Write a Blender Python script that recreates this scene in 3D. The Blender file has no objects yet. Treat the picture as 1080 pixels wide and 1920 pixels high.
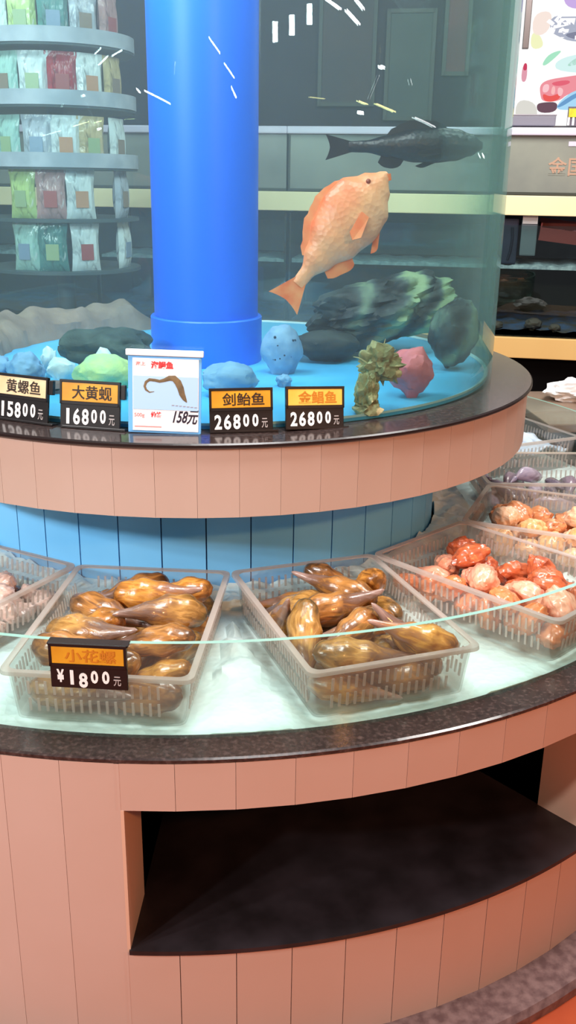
import bpy, bmesh, math, random
from mathutils import Vector, Matrix, noise
random.seed(7)
SC = bpy.context.scene
COL = SC.collection
PI = math.pi
rad = math.radians

# ------------------------------------------------------------------ helpers
class MB:
    """collects shapes into one mesh"""
    def __init__(self):
        self.b = bmesh.new()
    def verts(self, pts):
        return [self.b.verts.new(p) for p in pts]
    def face(self, vs, mi=0, sm=False):
        try:
            f = self.b.faces.new(vs)
            f.material_index = mi
            f.smooth = sm
            return f
        except ValueError:
            return None
    def box(self, c, s, mi=0, rot=None, bev=0.0):
        x, y, z = s[0]/2, s[1]/2, s[2]/2
        m = Matrix.Translation(Vector(c))
        if rot is not None:
            m = m @ rot.to_4x4()
        t = bmesh.new()
        bmesh.ops.create_cube(t, size=1.0)
        for v in t.verts:
            v.co = Vector((v.co.x*2*x, v.co.y*2*y, v.co.z*2*z))
        if bev > 0:
            bmesh.ops.bevel(t, geom=t.edges[:], offset=bev, segments=2, affect='EDGES', profile=0.6)
        self.add(t, m, mi)
        t.free()
    def add(self, t, m=Matrix(), mi=None, sm=None):
        mp = {}
        for v in t.verts:
            mp[v] = self.b.verts.new(m @ v.co)
        for f in t.faces:
            n = self.face([mp[v] for v in f.verts], f.material_index if mi is None else mi, f.smooth if sm is None else sm)
    def lathe(self, prof, n=96, a0=0.0, a1=2*PI, mi=0, sm=True, c=(0, 0, 0), close=False):
        """prof: list of (r, z); angle 0 looks to -y, growing to +x"""
        full = abs((a1-a0) - 2*PI) < 1e-6
        k = n if full else n+1
        rings = []
        for i in range(k):
            a = a0 + (a1-a0)*i/n
            rings.append(self.verts([(c[0]+r*math.sin(a), c[1]-r*math.cos(a), c[2]+z) for r, z in prof]))
        m = len(prof)
        for i in range(n):
            A, B = rings[i], rings[(i+1) % k]
            for j in range(m if close else m-1):
                q = (j+1) % m
                self.face([A[j], B[j], B[q], A[q]], mi, sm)
        if not full and close:
            self.face(list(reversed(rings[0])), mi)
            self.face(rings[-1], mi)
        return rings
    def tube(self, pts, radii, n=12, mi=0, cap=True, sy=1.0):
        pts = [Vector(p) for p in pts]
        if not hasattr(radii, '__len__'):
            radii = [radii]*len(pts)
        rings = []
        up = Vector((0, 0, 1))
        prev = None
        for i, p in enumerate(pts):
            t = (pts[min(i+1, len(pts)-1)] - pts[max(i-1, 0)]).normalized()
            if prev is None:
                a = up if abs(t.dot(up)) < .9 else Vector((1, 0, 0))
                u = t.cross(a).normalized()
            else:
                u = (prev - t*prev.dot(t)).normalized()
            prev = u
            w = t.cross(u)
            rings.append(self.verts([p + u*radii[i]*math.cos(2*PI*k/n) + w*radii[i]*sy*math.sin(2*PI*k/n) for k in range(n)]))
        for i in range(len(pts)-1):
            for k in range(n):
                self.face([rings[i][k], rings[i][(k+1) % n], rings[i+1][(k+1) % n], rings[i+1][k]], mi, True)
        if cap:
            self.face(list(reversed(rings[0])), mi, True)
            self.face(rings[-1], mi, True)
        return rings
    def mesh(self, name, mats):
        bmesh.ops.recalc_face_normals(self.b, faces=self.b.faces[:])
        for e in self.b.edges:
            if len(e.link_faces) == 2 and e.calc_face_angle(0) > rad(38):
                e.smooth = False
        me = bpy.data.meshes.new(name)
        self.b.to_mesh(me)
        self.b.free()
        for m in (mats if isinstance(mats, (list, tuple)) else [mats]):
            me.materials.append(m)
        return me
    def build(self, name, mats, parent=None):
        o = bpy.data.objects.new(name, self.mesh(name, mats))
        COL.objects.link(o)
        if parent is not None:
            o.parent = parent
        return o

def tag(o, label=None, cat=None, group=None, kind=None):
    if label: o['label'] = label
    if cat: o['category'] = cat
    if group: o['group'] = group
    if kind: o['kind'] = kind
    return o

def thing(name, label, cat, loc=(0, 0, 0), rotz=0.0, group=None):
    o = bpy.data.objects.new(name, None)
    o.empty_display_size = .05
    COL.objects.link(o)
    o.location = loc
    o.rotation_euler = (0, 0, rotz)
    return tag(o, label, cat, group)

def copy_tree(o, parent=None):
    c = o.copy()
    COL.objects.link(c)
    if parent is not None:
        c.parent = parent
    for ch in [q for q in bpy.data.objects if q.parent == o]:
        copy_tree(ch, c)
    return c

def lin(r, g, b):
    def f(c):
        c /= 255.0
        return c/12.92 if c <= .04045 else ((c+.055)/1.055)**2.4
    return (f(r), f(g), f(b), 1.0)

class NT:
    def __init__(self, name):
        self.m = bpy.data.materials.new(name)
        self.m.use_nodes = True
        self.t = self.m.node_tree
        self.t.nodes.clear()
        self.out = self.n('ShaderNodeOutputMaterial')
    def n(self, ty, **kw):
        o = self.t.nodes.new(ty)
        for k, v in kw.items():
            if k.startswith('i_'):
                key = k[2:]
                o.inputs[int(key) if key.isdigit() else key.replace('_', ' ')].default_value = v
            else:
                setattr(o, k, v)
        return o
    def l(self, a, b):
        self.t.links.new(a, b)
    def surf(self, s):
        self.l(s, self.out.inputs['Surface'])
        return self.m

def ramp(nt, fac, stops, interp='LINEAR'):
    r = nt.n('ShaderNodeValToRGB')
    r.color_ramp.interpolation = interp
    e = r.color_ramp.elements
    while len(e) > 1:
        e.remove(e[0])
    e[0].position, e[0].color = stops[0]
    for p, c in stops[1:]:
        q = e.new(p); q.color = c
    nt.l(fac, r.inputs[0])
    return r.outputs[0]

def solid(name, col, rough=.5, spec=.5, noise_amt=0.0, nscale=8.0, col2=None, bump=0.0, bscale=40.0, metal=0.0, coat=0.0):
    nt = NT(name)
    p = nt.n('ShaderNodeBsdfPrincipled', i_Roughness=rough, i_Metallic=metal)
    p.inputs['Specular IOR Level'].default_value = spec
    p.inputs['Coat Weight'].default_value = coat
    p.inputs['Coat Roughness'].default_value = .08
    if col2 is not None or noise_amt:
        c2 = col2 if col2 is not None else tuple(min(1, c*(1-noise_amt)) for c in col[:3]) + (1,)
        tc = nt.n('ShaderNodeTexCoord')
        ns = nt.n('ShaderNodeTexNoise', i_Scale=nscale, i_Detail=5.0)
        nt.l(tc.outputs['Object'], ns.inputs['Vector'])
        c = ramp(nt, ns.outputs['Fac'], [(.35, col), (.65, c2)])
        nt.l(c, p.inputs['Base Color'])
    else:
        p.inputs['Base Color'].default_value = col
    if bump:
        tc = nt.n('ShaderNodeTexCoord')
        ns = nt.n('ShaderNodeTexNoise', i_Scale=bscale, i_Detail=4.0)
        nt.l(tc.outputs['Object'], ns.inputs['Vector'])
        b = nt.n('ShaderNodeBump', i_Strength=bump, i_Distance=.01)
        nt.l(ns.outputs['Fac'], b.inputs['Height'])
        nt.l(b.outputs[0], p.inputs['Normal'])
    return nt.surf(p.outputs[0])

def glassy(name, tint, edge_tint=None, haze=0.0, haze_col=(1, 1, 1, 1), f0=.04, rough=0.0, edge_haze=0.0):
    """clear sheet: passes light straight through, mirrors by a Schlick curve, an optional share of milky diffuse"""
    nt = NT(name)
    lw = nt.n('ShaderNodeLayerWeight', i_Blend=.5)
    tr = nt.n('ShaderNodeBsdfTransparent')
    if edge_tint is not None:
        pw = nt.n('ShaderNodeMath', operation='POWER'); pw.inputs[1].default_value = 3.0
        nt.l(lw.outputs['Facing'], pw.inputs[0])
        mx = nt.n('ShaderNodeMix', data_type='RGBA')
        nt.l(pw.outputs[0], mx.inputs[0]); mx.inputs[6].default_value = tint; mx.inputs[7].default_value = edge_tint
        nt.l(mx.outputs[2], tr.inputs[0])
    else:
        tr.inputs[0].default_value = tint
    gl = nt.n('ShaderNodeBsdfGlossy', i_Roughness=rough)
    pw = nt.n('ShaderNodeMath', operation='POWER'); pw.inputs[1].default_value = 5.0
    nt.l(lw.outputs['Facing'], pw.inputs[0])
    ma = nt.n('ShaderNodeMath', operation='MULTIPLY_ADD'); ma.inputs[1].default_value = .75*(1-f0); ma.inputs[2].default_value = f0
    nt.l(pw.outputs[0], ma.inputs[0])
    base = tr.outputs[0]
    if haze > 0:
        df = nt.n('ShaderNodeBsdfDiffuse', i_Color=haze_col)
        tl = nt.n('ShaderNodeBsdfTranslucent', i_Color=haze_col)
        a = nt.n('ShaderNodeMixShader', i_0=.5); nt.l(df.outputs[0], a.inputs[1]); nt.l(tl.outputs[0], a.inputs[2])
        h = nt.n('ShaderNodeMixShader', i_0=haze)
        if edge_haze:
            q = nt.n('ShaderNodeMath', operation='POWER'); q.inputs[1].default_value = 4.0
            nt.l(lw.outputs['Facing'], q.inputs[0])
            w = nt.n('ShaderNodeMath', operation='MULTIPLY_ADD'); w.inputs[1].default_value = edge_haze; w.inputs[2].default_value = haze
            nt.l(q.outputs[0], w.inputs[0]); nt.l(w.outputs[0], h.inputs[0])
        nt.l(base, h.inputs[1]); nt.l(a.outputs[0], h.inputs[2])
        base = h.outputs[0]
    mxs = nt.n('ShaderNodeMixShader')
    nt.l(ma.outputs[0], mxs.inputs[0]); nt.l(base, mxs.inputs[1]); nt.l(gl.outputs[0], mxs.inputs[2])
    return nt.surf(mxs.outputs[0])

def emit(name, col, s=1.0):
    nt = NT(name)
    e = nt.n('ShaderNodeEmission', i_Color=col, i_Strength=s)
    return nt.surf(e.outputs[0])

def text_mesh(txt, size, mat, depth=.0004, bold=0.0, shear=0.0, name='lettering', parent=None, w=None):
    """a mesh of characters, centred in its local xy plane"""
    cu = bpy.data.curves.new(name, 'FONT')
    cu.body = txt; cu.size = size; cu.extrude = depth; cu.offset = bold; cu.shear = shear
    cu.align_x = 'CENTER'; cu.align_y = 'CENTER'; cu.resolution_u = 3
    o = bpy.data.objects.new('tmp', cu)
    COL.objects.link(o)
    bpy.context.view_layer.update()
    me = bpy.data.meshes.new_from_object(o.evaluated_get(bpy.context.evaluated_depsgraph_get()))
    bpy.data.objects.remove(o)
    me.name = name
    xs = [v.co.x for v in me.vertices]; ys = [v.co.y for v in me.vertices]
    if xs:
        cx = (min(xs)+max(xs))/2; cy = (min(ys)+max(ys))/2
        k = 1.0 if w is None else w/max(1e-6, max(xs)-min(xs))
        for v in me.vertices:
            v.co.x = (v.co.x-cx)*k; v.co.y = v.co.y-cy
    me.materials.clear(); me.materials.append(mat)
    o = bpy.data.objects.new(name, me)
    COL.objects.link(o)
    if parent is not None: o.parent = parent
    return o

def lump(size, sub=4, amp=.15, freq=3.0, seed=0, flat=0.0, ridges=0.0):
    t = bmesh.new()
    bmesh.ops.create_icosphere(t, subdivisions=sub, radius=1.0)
    off = Vector((seed*3.1, seed*1.7, seed*.9))
    for v in t.verts:
        d = v.co.normalized()
        k = 1 + amp*noise.fractal(d*freq*.5+off, 1.0, 2.0, 4)*1.6
        k += ridges*abs(noise.noise(d*freq+off))
        if flat:
            k *= 1-flat*max(0, noise.noise(d*2.2+off*2))
        v.co = Vector((d.x*k*size[0], d.y*k*size[1], d.z*k*size[2]))
    for f in t.faces: f.smooth = True
    return t

# ------------------------------------------------------------------ seafood shapes (shared meshes)
def snail_bm(L=.16, R=.03, seed=0, bend=.012):
    prof = [(0, .001), (.03, .42), (.09, .72), (.2, .95), (.33, 1.0), (.46, .9), (.58, .7), (.7, .47), (.8, .32), (.9, .22), (.97, .15), (1, .02)]
    n, m = 18, 30
    t = bmesh.new()
    rnd = random.Random(seed)
    ph = rnd.random()*6
    rings = []
    def rr(u):
        for (a, b), (c, d) in zip(prof, prof[1:]):
            if u <= c:
                return b+(d-b)*(u-a)/(c-a)
        return prof[-1][1]
    for i in range(m+1):
        u = i/m
        r0 = rr(u)*R
        vs = []
        for k in range(n):
            a = 2*PI*k/n
            # whorls: a spiral groove running round the shell
            w = 1 + .07*math.sin(a + u*26 + ph)*(1 if .05 < u < .7 else .3)
            lip = 1 + .22*math.exp(-((a-PI*.6)/.6)**2)*math.exp(-((u-.33)/.2)**2)
            vs.append(t.verts.new(((u-.42)*L, r0*w*lip*math.cos(a) + bend*(u*u*2-.3), r0*.86*w*math.sin(a))))
        rings.append(vs)
    for i in range(m):
        for k in range(n):
            f = t.faces.new([rings[i][k], rings[i][(k+1) % n], rings[i+1][(k+1) % n], rings[i+1][k]]); f.smooth = True
    t.faces.new(rings[0]); t.faces.new(rings[-1])
    return t

def cockle_bm(L=.07, seed=0):
    """ribbed rounded bivalve"""
    t = bmesh.new()
    bmesh.ops.create_uvsphere(t, u_segments=44, v_segments=22, radius=1)
    for v in t.verts:
        a = math.atan2(v.co.y, v.co.x)
        k = 1+.07*math.cos(a*11+seed)*(1-abs(v.co.z))
        s = .97+.14*noise.noise(v.co*1.4+Vector((seed, seed, 0)))+.10*noise.noise(v.co*3.4+Vector((0, seed, 3)))-.10*max(0, noise.noise(v.co*5+Vector((seed, 0, 9))))
        v.co = Vector((v.co.x*k*s*L*.5*(1+.18*v.co.y), v.co.y*k*s*L*.42, v.co.z*L*.33*s))
    for f in t.faces: f.smooth = True
    return t

def fillet_bm(L=.13, seed=0):
    """long soft body, tapering at one end, with a thin tail"""
    t = bmesh.new()
    m, n = 22, 14
    rings = []
    for i in range(m+1):
        u = i/m
        r = .022*(math.sin(PI*min(1, u*1.15+.04))**.6 if u < .82 else .45*(1-(u-.82)/.2)+.02)
        vs = []
        for k in range(n):
            a = 2*PI*k/n
            j = 1+.1*noise.noise(Vector((u*6+seed, math.cos(a), math.sin(a))))
            vs.append(t.verts.new(((u-.5)*L, r*j*math.cos(a)+.014*math.sin(u*4+seed), r*.75*j*math.sin(a))))
        rings.append(vs)
    for i in range(m):
        for k in range(n):
            f = t.faces.new([rings[i][k], rings[i][(k+1) % n], rings[i+1][(k+1) % n], rings[i+1][k]]); f.smooth = True
    t.faces.new(rings[0]); t.faces.new(rings[-1])
    return t

TRAY_W, TRAY_L, TRAY_H = .275, .40, .092
SHELL_MAKERS = {'snail': lambda k: snail_bm(.158+.012*k, .029+.0012*k, k, .010+.004*(k % 2)), 'cockle': lambda k: cockle_bm(.066+.006*k, k), 'clam': lambda k: cockle_bm(.046+.004*k, k+5), 'fillet': lambda k: fillet_bm(.13+.01*k, k)}

PILES = {"B": [[0, 0.0626, -0.0973, 0.0254, 0.068, 0.154, -0.129, -0.977], [1, -0.0184, -0.046, 0.0257, 0.97, -0.022, 0.09, 0.224], [2, -0.0096, 0.0396, 0.027, 0.366, 0.172, -0.076, -0.911], [0, -0.0373, 0.1593, 0.0261, 0.944, 0.282, 0.165, -0.039], [1, 0.0531, -0.1531, 0.0295, 0.099, -0.084, -0.451, 0.883], [2, 0.0654, -0.0258, 0.027, 0.314, 0.167, -0.085, -0.931], [0, -0.0894, 0.0807, 0.0278, 0.674, 0.429, -0.23, -0.556], [1, 0.0753, 0.0706, 0.0321, 0.374, -0.196, 0.243, -0.873], [2, -0.0527, -0.1611, 0.035, 0.874, -0.448, -0.021, -0.185], [0, -0.0549, -0.0119, 0.0626, 0.124, 0.241, 0.67, -0.691], [1, -0.0522, 0.0403, 0.0726, 0.959, 0.084, 0.035, -0.269], [2, 0.0485, 0.1462, 0.029, 0.152, 0.028, 0.303, -0.94], [0, -0.0106, -0.1133, 0.0442, 0.087, -0.225, -0.058, 0.969], [1, 0.0543, -0.0593, 0.0724, 0.01, -0.081, 0.06, 0.995], [2, 0.0639, 0.0246, 0.0874, 0.213, -0.27, 0.334, -0.878], [0, 0.0607, 0.1194, 0.0741, 0.043, 0.109, 0.147, -0.982], [1, -0.0554, -0.1282, 0.0827, 0.83, 0.539, -0.022, -0.139], [2, -0.056, -0.0688, 0.0858, 0.896, 0.378, -0.156, -0.175], [0, 0.0208, 0.0793, 0.0913, 0.842, 0.539, 0.002, -0.016], [1, -0.0209, 0.1367, 0.0682, 0.059, 0.36, -0.861, -0.355]], "C": [[0, -0.0637, -0.1609, 0.0259, 0.966, -0.132, 0.12, -0.185], [1, -0.061, -0.0485, 0.0257, 0.568, -0.077, 0.052, 0.818], [2, -0.0077, 0.0333, 0.0294, 0.007, -0.057, 0.26, 0.964], [0, -0.0334, 0.1603, 0.0264, 0.192, 0.003, 0.007, 0.981], [1, 0.019, -0.1445, 0.0296, 0.259, 0.025, -0.008, 0.966], [2, 0.0474, -0.0645, 0.0276, 0.938, -0.176, 0.036, 0.296], [0, 0.0171, 0.096, 0.0255, 0.102, 0.157, -0.118, -0.975], [1, 0.0414, 0.1576, 0.0602, 0.953, -0.066, 0.294, 0.04], [2, -0.0446, -0.1575, 0.0786, 0.991, 0.065, 0.094, -0.072], [0, 0.0227, -0.0194, 0.0541, 0.009, 0.066, -0.391, -0.918], [1, -0.0183, 0.0108, 0.0803, 0.852, 0.523, -0.006, -0.024], [2, -0.0533, 0.1033, 0.045, 0.436, -0.191, 0.061, 0.877], [0, 0.0646, -0.1512, 0.0902, 0.123, 0.181, 0.35, 0.911], [1, 0.0753, -0.1052, 0.0559, 0.231, 0.393, 0.027, 0.89], [2, 0.0964, 0.0645, 0.0307, 0.559, 0.424, 0.618, 0.354], [0, 0.0963, 0.1155, 0.0656, 0.255, 0.697, 0.64, -0.2], [1, -0.0218, -0.0824, 0.0807, 0.081, 0.251, -0.615, -0.743], [2, -0.0973, -0.0586, 0.0652, 0.326, 0.498, -0.156, -0.789], [0, -0.1012, 0.0439, 0.0521, 0.623, 0.189, -0.633, -0.419], [1, 0.027, 0.0792, 0.0802, 0.422, 0.163, 0.289, 0.844]], "A": [[0, -0.095, -0.0838, 0.0169, 0.973, 0.057, -0.09, 0.204], [1, -0.0571, -0.137, 0.0194, 0.958, -0.234, -0.077, 0.149], [2, 0.1041, -0.1585, 0.0217, 0.742, 0.297, -0.299, -0.522], [0, -0.1018, 0.051, 0.0174, 0.057, 0.108, -0.223, 0.967], [1, -0.0202, -0.0346, 0.0174, 0.971, 0.02, 0.065, -0.228], [2, 0.0522, 0.0654, 0.0203, 0.945, 0.028, 0.075, -0.317], [0, -0.0674, 0.1638, 0.0182, 0.927, 0.008, 0.19, 0.323], [1, 0.0148, 0.1622, 0.0176, 0.901, -0.018, 0.089, 0.423], [2, 0.0973, 0.1045, 0.0203, 0.306, 0.15, 0.006, -0.94], [0, -0.1015, -0.1683, 0.0173, 0.949, -0.162, -0.149, 0.226], [1, 0.024, -0.0572, 0.0177, 0.979, 0.044, 0.117, 0.162], [2, 0.0899, -0.1051, 0.0205, 0.399, -0.133, 0.14, 0.896], [0, -0.0654, -0.013, 0.0177, 0.094, -0.083, -0.138, 0.983], [1, -0.0438, 0.0414, 0.0175, 0.061, 0.074, -0.002, -0.995], [2, 0.0659, -0.011, 0.0208, 0.386, -0.163, 0.239, -0.876], [0, -0.1025, 0.0914, 0.0174, 0.08, 0.202, 0.098, 0.971], [1, -0.0298, 0.165, 0.0212, 0.308, 0.395, 0.237, 0.832], [2, 0.0518, 0.121, 0.0201, 0.547, -0.056, 0.086, 0.831], [0, -0.035, -0.1695, 0.018, 0.261, 0.959, 0.031, 0.11], [1, -0.0071, -0.1358, 0.0188, 0.105, 0.045, 0.969, -0.221], [2, 0.0606, -0.1567, 0.0208, 0.508, 0.222, -0.037, -0.831], [0, -0.1016, 0.0095, 0.017, 0.737, 0.152, -0.083, 0.653], [1, 0.0335, 0.021, 0.0188, 0.051, -0.929, 0.332, 0.157], [2, 0.1032, -0.0405, 0.0225, 0.792, 0.035, -0.326, 0.515], [0, -0.0257, 0.0906, 0.017, 0.769, -0.056, -0.164, -0.615], [1, 0.0034, 0.0543, 0.0174, 0.994, -0.002, 0.068, 0.087], [2, 0.0991, 0.0639, 0.0387, 0.183, 0.042, -0.782, 0.594], [0, -0.1023, -0.1242, 0.0169, 0.318, -0.082, -0.067, -0.942], [1, 0.0158, -0.1692, 0.0199, 0.389, 0.887, -0.209, 0.136], [2, 0.0661, -0.0619, 0.0259, 0.526, 0.618, 0.388, 0.437], [0, -0.0586, -0.056, 0.0173, 0.597, -0.207, 0.039, -0.774], [1, -0.0116, 0.0091, 0.0188, 0.165, -0.35, 0.922, 0.022], [2, 0.1021, 0.0273, 0.0192, 0.083, -0.819, 0.529, -0.205], [0, -0.1059, 0.1638, 0.0185, 0.806, 0.252, 0.252, 0.472], [1, 0.0053, 0.1178, 0.0193, 0.325, 0.164, 0.208, 0.908], [2, 0.104, 0.1565, 0.0216, 0.72, 0.365, 0.215, 0.549], [0, -0.06, -0.1009, 0.0248, 0.713, -0.347, -0.465, -0.394], [1, -0.0222, -0.0786, 0.0204, 0.838, -0.441, -0.23, 0.225], [2, 0.0437, -0.1112, 0.0224, 0.705, -0.306, -0.278, 0.576], [0, -0.1031, -0.0317, 0.0186, 0.939, 0.246, -0.239, 0.007], [1, 0.0198, -0.0192, 0.0266, 0.679, -0.568, 0.227, 0.406], [2, 0.0565, 0.0905, 0.052, 0.895, 0.223, 0.116, 0.369], [0, -0.088, 0.1271, 0.0183, 0.026, 0.121, -0.958, 0.258], [1, 0.0129, 0.081, 0.0423, 0.375, 0.008, 0.066, 0.925], [2, 0.0604, 0.1651, 0.0229, 0.245, -0.122, -0.899, 0.341], [0, -0.1065, -0.0562, 0.0409, 0.117, 0.871, 0.413, 0.237], [1, 0.007, -0.0995, 0.0256, 0.637, 0.435, 0.619, -0.148], [2, 0.1033, -0.0786, 0.0467, 0.465, 0.128, 0.447, 0.753], [0, -0.0713, 0.0508, 0.0393, 0.069, -0.791, 0.603, -0.081], [1, -0.0485, 0.0086, 0.0426, 0.019, -0.103, -0.949, 0.298], [2, 0.0644, 0.0274, 0.0426, 0.916, -0.059, 0.129, 0.375], [0, -0.064, 0.0846, 0.019, 0.566, 0.364, 0.149, 0.724], [1, -0.0456, 0.1246, 0.0218, 0.826, -0.001, -0.39, -0.407], [2, 0.0204, 0.1398, 0.0485, 0.153, 0.654, -0.7, -0.243]], "D": [[0, -0.0752, -0.1583, 0.0234, 0.923, -0.09, -0.014, 0.373], [1, 0.0037, -0.0911, 0.0247, 0.812, 0.009, 0.093, 0.577], [2, 0.0898, -0.0889, 0.0287, 0.896, -0.175, 0.045, 0.407], [0, -0.0774, 0.0177, 0.0235, 0.974, -0.104, -0.01, 0.203], [1, -0.0141, 0.0183, 0.0248, 0.853, 0.106, 0.029, -0.51], [2, 0.0463, -0.0166, 0.0275, 0.88, -0.004, 0.145, 0.452], [0, -0.0451, 0.0783, 0.0233, 0.304, 0.015, 0.074, -0.95], [1, -0.0325, 0.1405, 0.0248, 0.876, 0.064, 0.044, -0.476], [2, 0.0809, 0.1017, 0.0282, 0.8, -0.141, 0.059, 0.58], [0, -0.0674, -0.0838, 0.0232, 0.175, 0.05, 0.05, -0.982], [1, -0.0137, -0.1563, 0.0287, 0.861, 0.391, -0.063, -0.318], [2, 0.0403, -0.0705, 0.0642, 0.471, -0.049, -0.168, 0.865], [0, -0.0917, 0.053, 0.0514, 0.911, -0.366, -0.137, -0.133], [1, -0.0324, -0.0357, 0.0344, 0.346, 0.289, 0.404, -0.796], [2, 0.0972, -0.0262, 0.0529, 0.826, -0.031, 0.537, -0.17], [0, -0.0914, 0.1564, 0.0254, 0.979, 0.083, 0.184, 0.04], [1, 0.0211, 0.0698, 0.0286, 0.241, 0.258, 0.2, 0.914], [2, 0.0924, 0.1605, 0.0437, 0.764, -0.468, 0.395, 0.204], [0, -0.0969, -0.1253, 0.0508, 0.395, -0.428, 0.14, 0.801], [1, -0.0484, -0.1499, 0.0704, 0.511, 0.345, -0.053, -0.786], [2, 0.0472, -0.1441, 0.0386, 0.047, 0.738, 0.22, 0.636], [0, -0.0927, -0.0365, 0.0284, 0.726, 0.525, -0.118, 0.428], [1, -0.0408, 0.0161, 0.0665, 0.952, -0.009, -0.117, 0.283], [2, 0.087, 0.0342, 0.0318, 0.13, 0.156, 0.473, 0.857], [0, -0.0921, 0.1043, 0.0311, 0.75, -0.609, -0.181, 0.186], [1, 0.032, 0.154, 0.028, 0.912, 0.24, 0.288, 0.165], [2, 0.0352, 0.101, 0.0669, 0.207, 0.859, -0.456, 0.107], [0, -0.0948, -0.0696, 0.0636, 0.034, 0.565, -0.77, -0.294], [1, -0.0365, -0.0824, 0.0648, 0.103, 0.68, -0.698, -0.201], [2, 0.1003, -0.1539, 0.043, 0.654, -0.138, 0.644, -0.371]], "E": [[0, -0.0917, -0.1589, 0.0232, 0.98, -0.053, 0.051, -0.187], [1, -0.0323, -0.0709, 0.0246, 0.254, -0.037, 0.051, 0.965], [2, 0.0746, -0.134, 0.0274, 0.611, 0.137, 0.058, -0.777], [0, -0.0961, -0.0298, 0.0238, 0.859, -0.137, 0.031, -0.492], [1, -0.0326, 0.0248, 0.0246, 0.938, 0.021, 0.058, 0.34], [2, 0.09, 0.0039, 0.03, 0.932, 0.064, -0.184, 0.306], [0, -0.085, 0.066, 0.0242, 0.681, 0.048, -0.099, 0.724], [1, -0.0414, 0.1558, 0.0247, 0.228, 0.041, -0.012, -0.973], [2, 0.0933, 0.08, 0.0312, 0.56, 0.103, -0.409, -0.713], [0, -0.0944, -0.0938, 0.0232, 0.118, -0.786, 0.606, -0.034], [1, -0.0021, -0.1426, 0.0246, 0.696, -0.007, 0.062, 0.715], [2, 0.0904, -0.1535, 0.0768, 0.645, 0.277, -0.244, 0.669], [0, -0.0524, -0.0282, 0.0517, 0.876, -0.425, 0.187, 0.131], [1, 0.0124, -0.0227, 0.0261, 0.978, 0.128, 0.155, -0.056], [2, 0.0937, -0.0631, 0.0351, 0.861, 0.081, -0.389, 0.319], [0, -0.0494, 0.0679, 0.0599, 0.649, -0.18, 0.029, -0.739], [1, -0.0114, 0.0977, 0.0246, 0.374, 0.06, -0.018, -0.925], [2, 0.0905, 0.1542, 0.0303, 0.29, -0.914, 0.258, -0.115], [0, -0.0514, -0.1221, 0.0475, 0.093, -0.621, 0.77, 0.118], [1, 0.0261, -0.1591, 0.0632, 0.937, 0.131, 0.274, -0.171], [2, 0.0348, -0.0838, 0.0356, 0.813, -0.188, -0.356, -0.421], [0, -0.0921, 0.0188, 0.0485, 0.971, 0.047, -0.159, -0.171], [1, 0.0516, -0.025, 0.0658, 0.521, -0.432, 0.513, -0.527], [2, 0.0311, 0.0439, 0.0317, 0.524, -0.271, -0.102, -0.801], [0, -0.0955, 0.1223, 0.0337, 0.604, 0.533, -0.557, 0.203], [1, -0.0093, 0.1317, 0.0651, 0.941, -0.096, 0.02, 0.325], [2, 0.0526, 0.1141, 0.0544, 0.817, 0.083, -0.16, 0.547]], "F": [[0, 0.0738, -0.1228, 0.0117, 0.893, 0.35, -0.103, -0.263], [1, -0.0328, -0.0285, 0.0183, 0.964, -0.198, 0.125, 0.126], [2, 0.0345, 0.0453, 0.014, 0.981, -0.177, 0.084, 0.016], [0, 0.0534, 0.1223, 0.0117, 0.93, 0.364, -0.02, -0.051], [1, -0.054, -0.1688, 0.0183, 0.985, -0.038, 0.11, 0.125], [2, -0.0489, -0.0585, 0.0139, 0.966, -0.242, 0.082, 0.032], [0, 0.0172, 0.0742, 0.0117, 0.929, 0.364, -0.024, -0.06], [1, -0.0558, 0.1226, 0.0222, 0.113, 0.116, -0.166, -0.973], [2, -0.0555, -0.1159, 0.0147, 0.189, -0.081, 0.793, -0.573], [0, 0.0597, -0.0552, 0.0118, 0.029, 0.017, 0.396, 0.918], [1, -0.0007, 0.0043, 0.0196, 0.915, 0.402, -0.014, 0.037], [2, -0.0374, 0.1707, 0.014, 0.978, -0.181, 0.074, 0.069], [0, 0.0355, -0.1397, 0.0118, 0.886, 0.458, -0.044, -0.059], [1, 0.054, -0.0255, 0.0217, 0.097, -0.188, -0.959, -0.19], [2, 0.0706, 0.0515, 0.037, 0.283, -0.28, -0.632, 0.665], [0, 0.0616, 0.1684, 0.0192, 0.679, 0.728, -0.03, -0.088], [1, 0.0149, -0.1633, 0.0289, 0.011, 0.017, 0.447, -0.894], [2, -0.1034, 0.0401, 0.0145, 0.393, -0.662, -0.47, 0.432], [0, 0.0763, 0.077, 0.0209, 0.86, 0.409, -0.051, -0.301], [1, -0.063, 0.1463, 0.0488, 0.919, 0.085, -0.1, 0.372]]}
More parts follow.
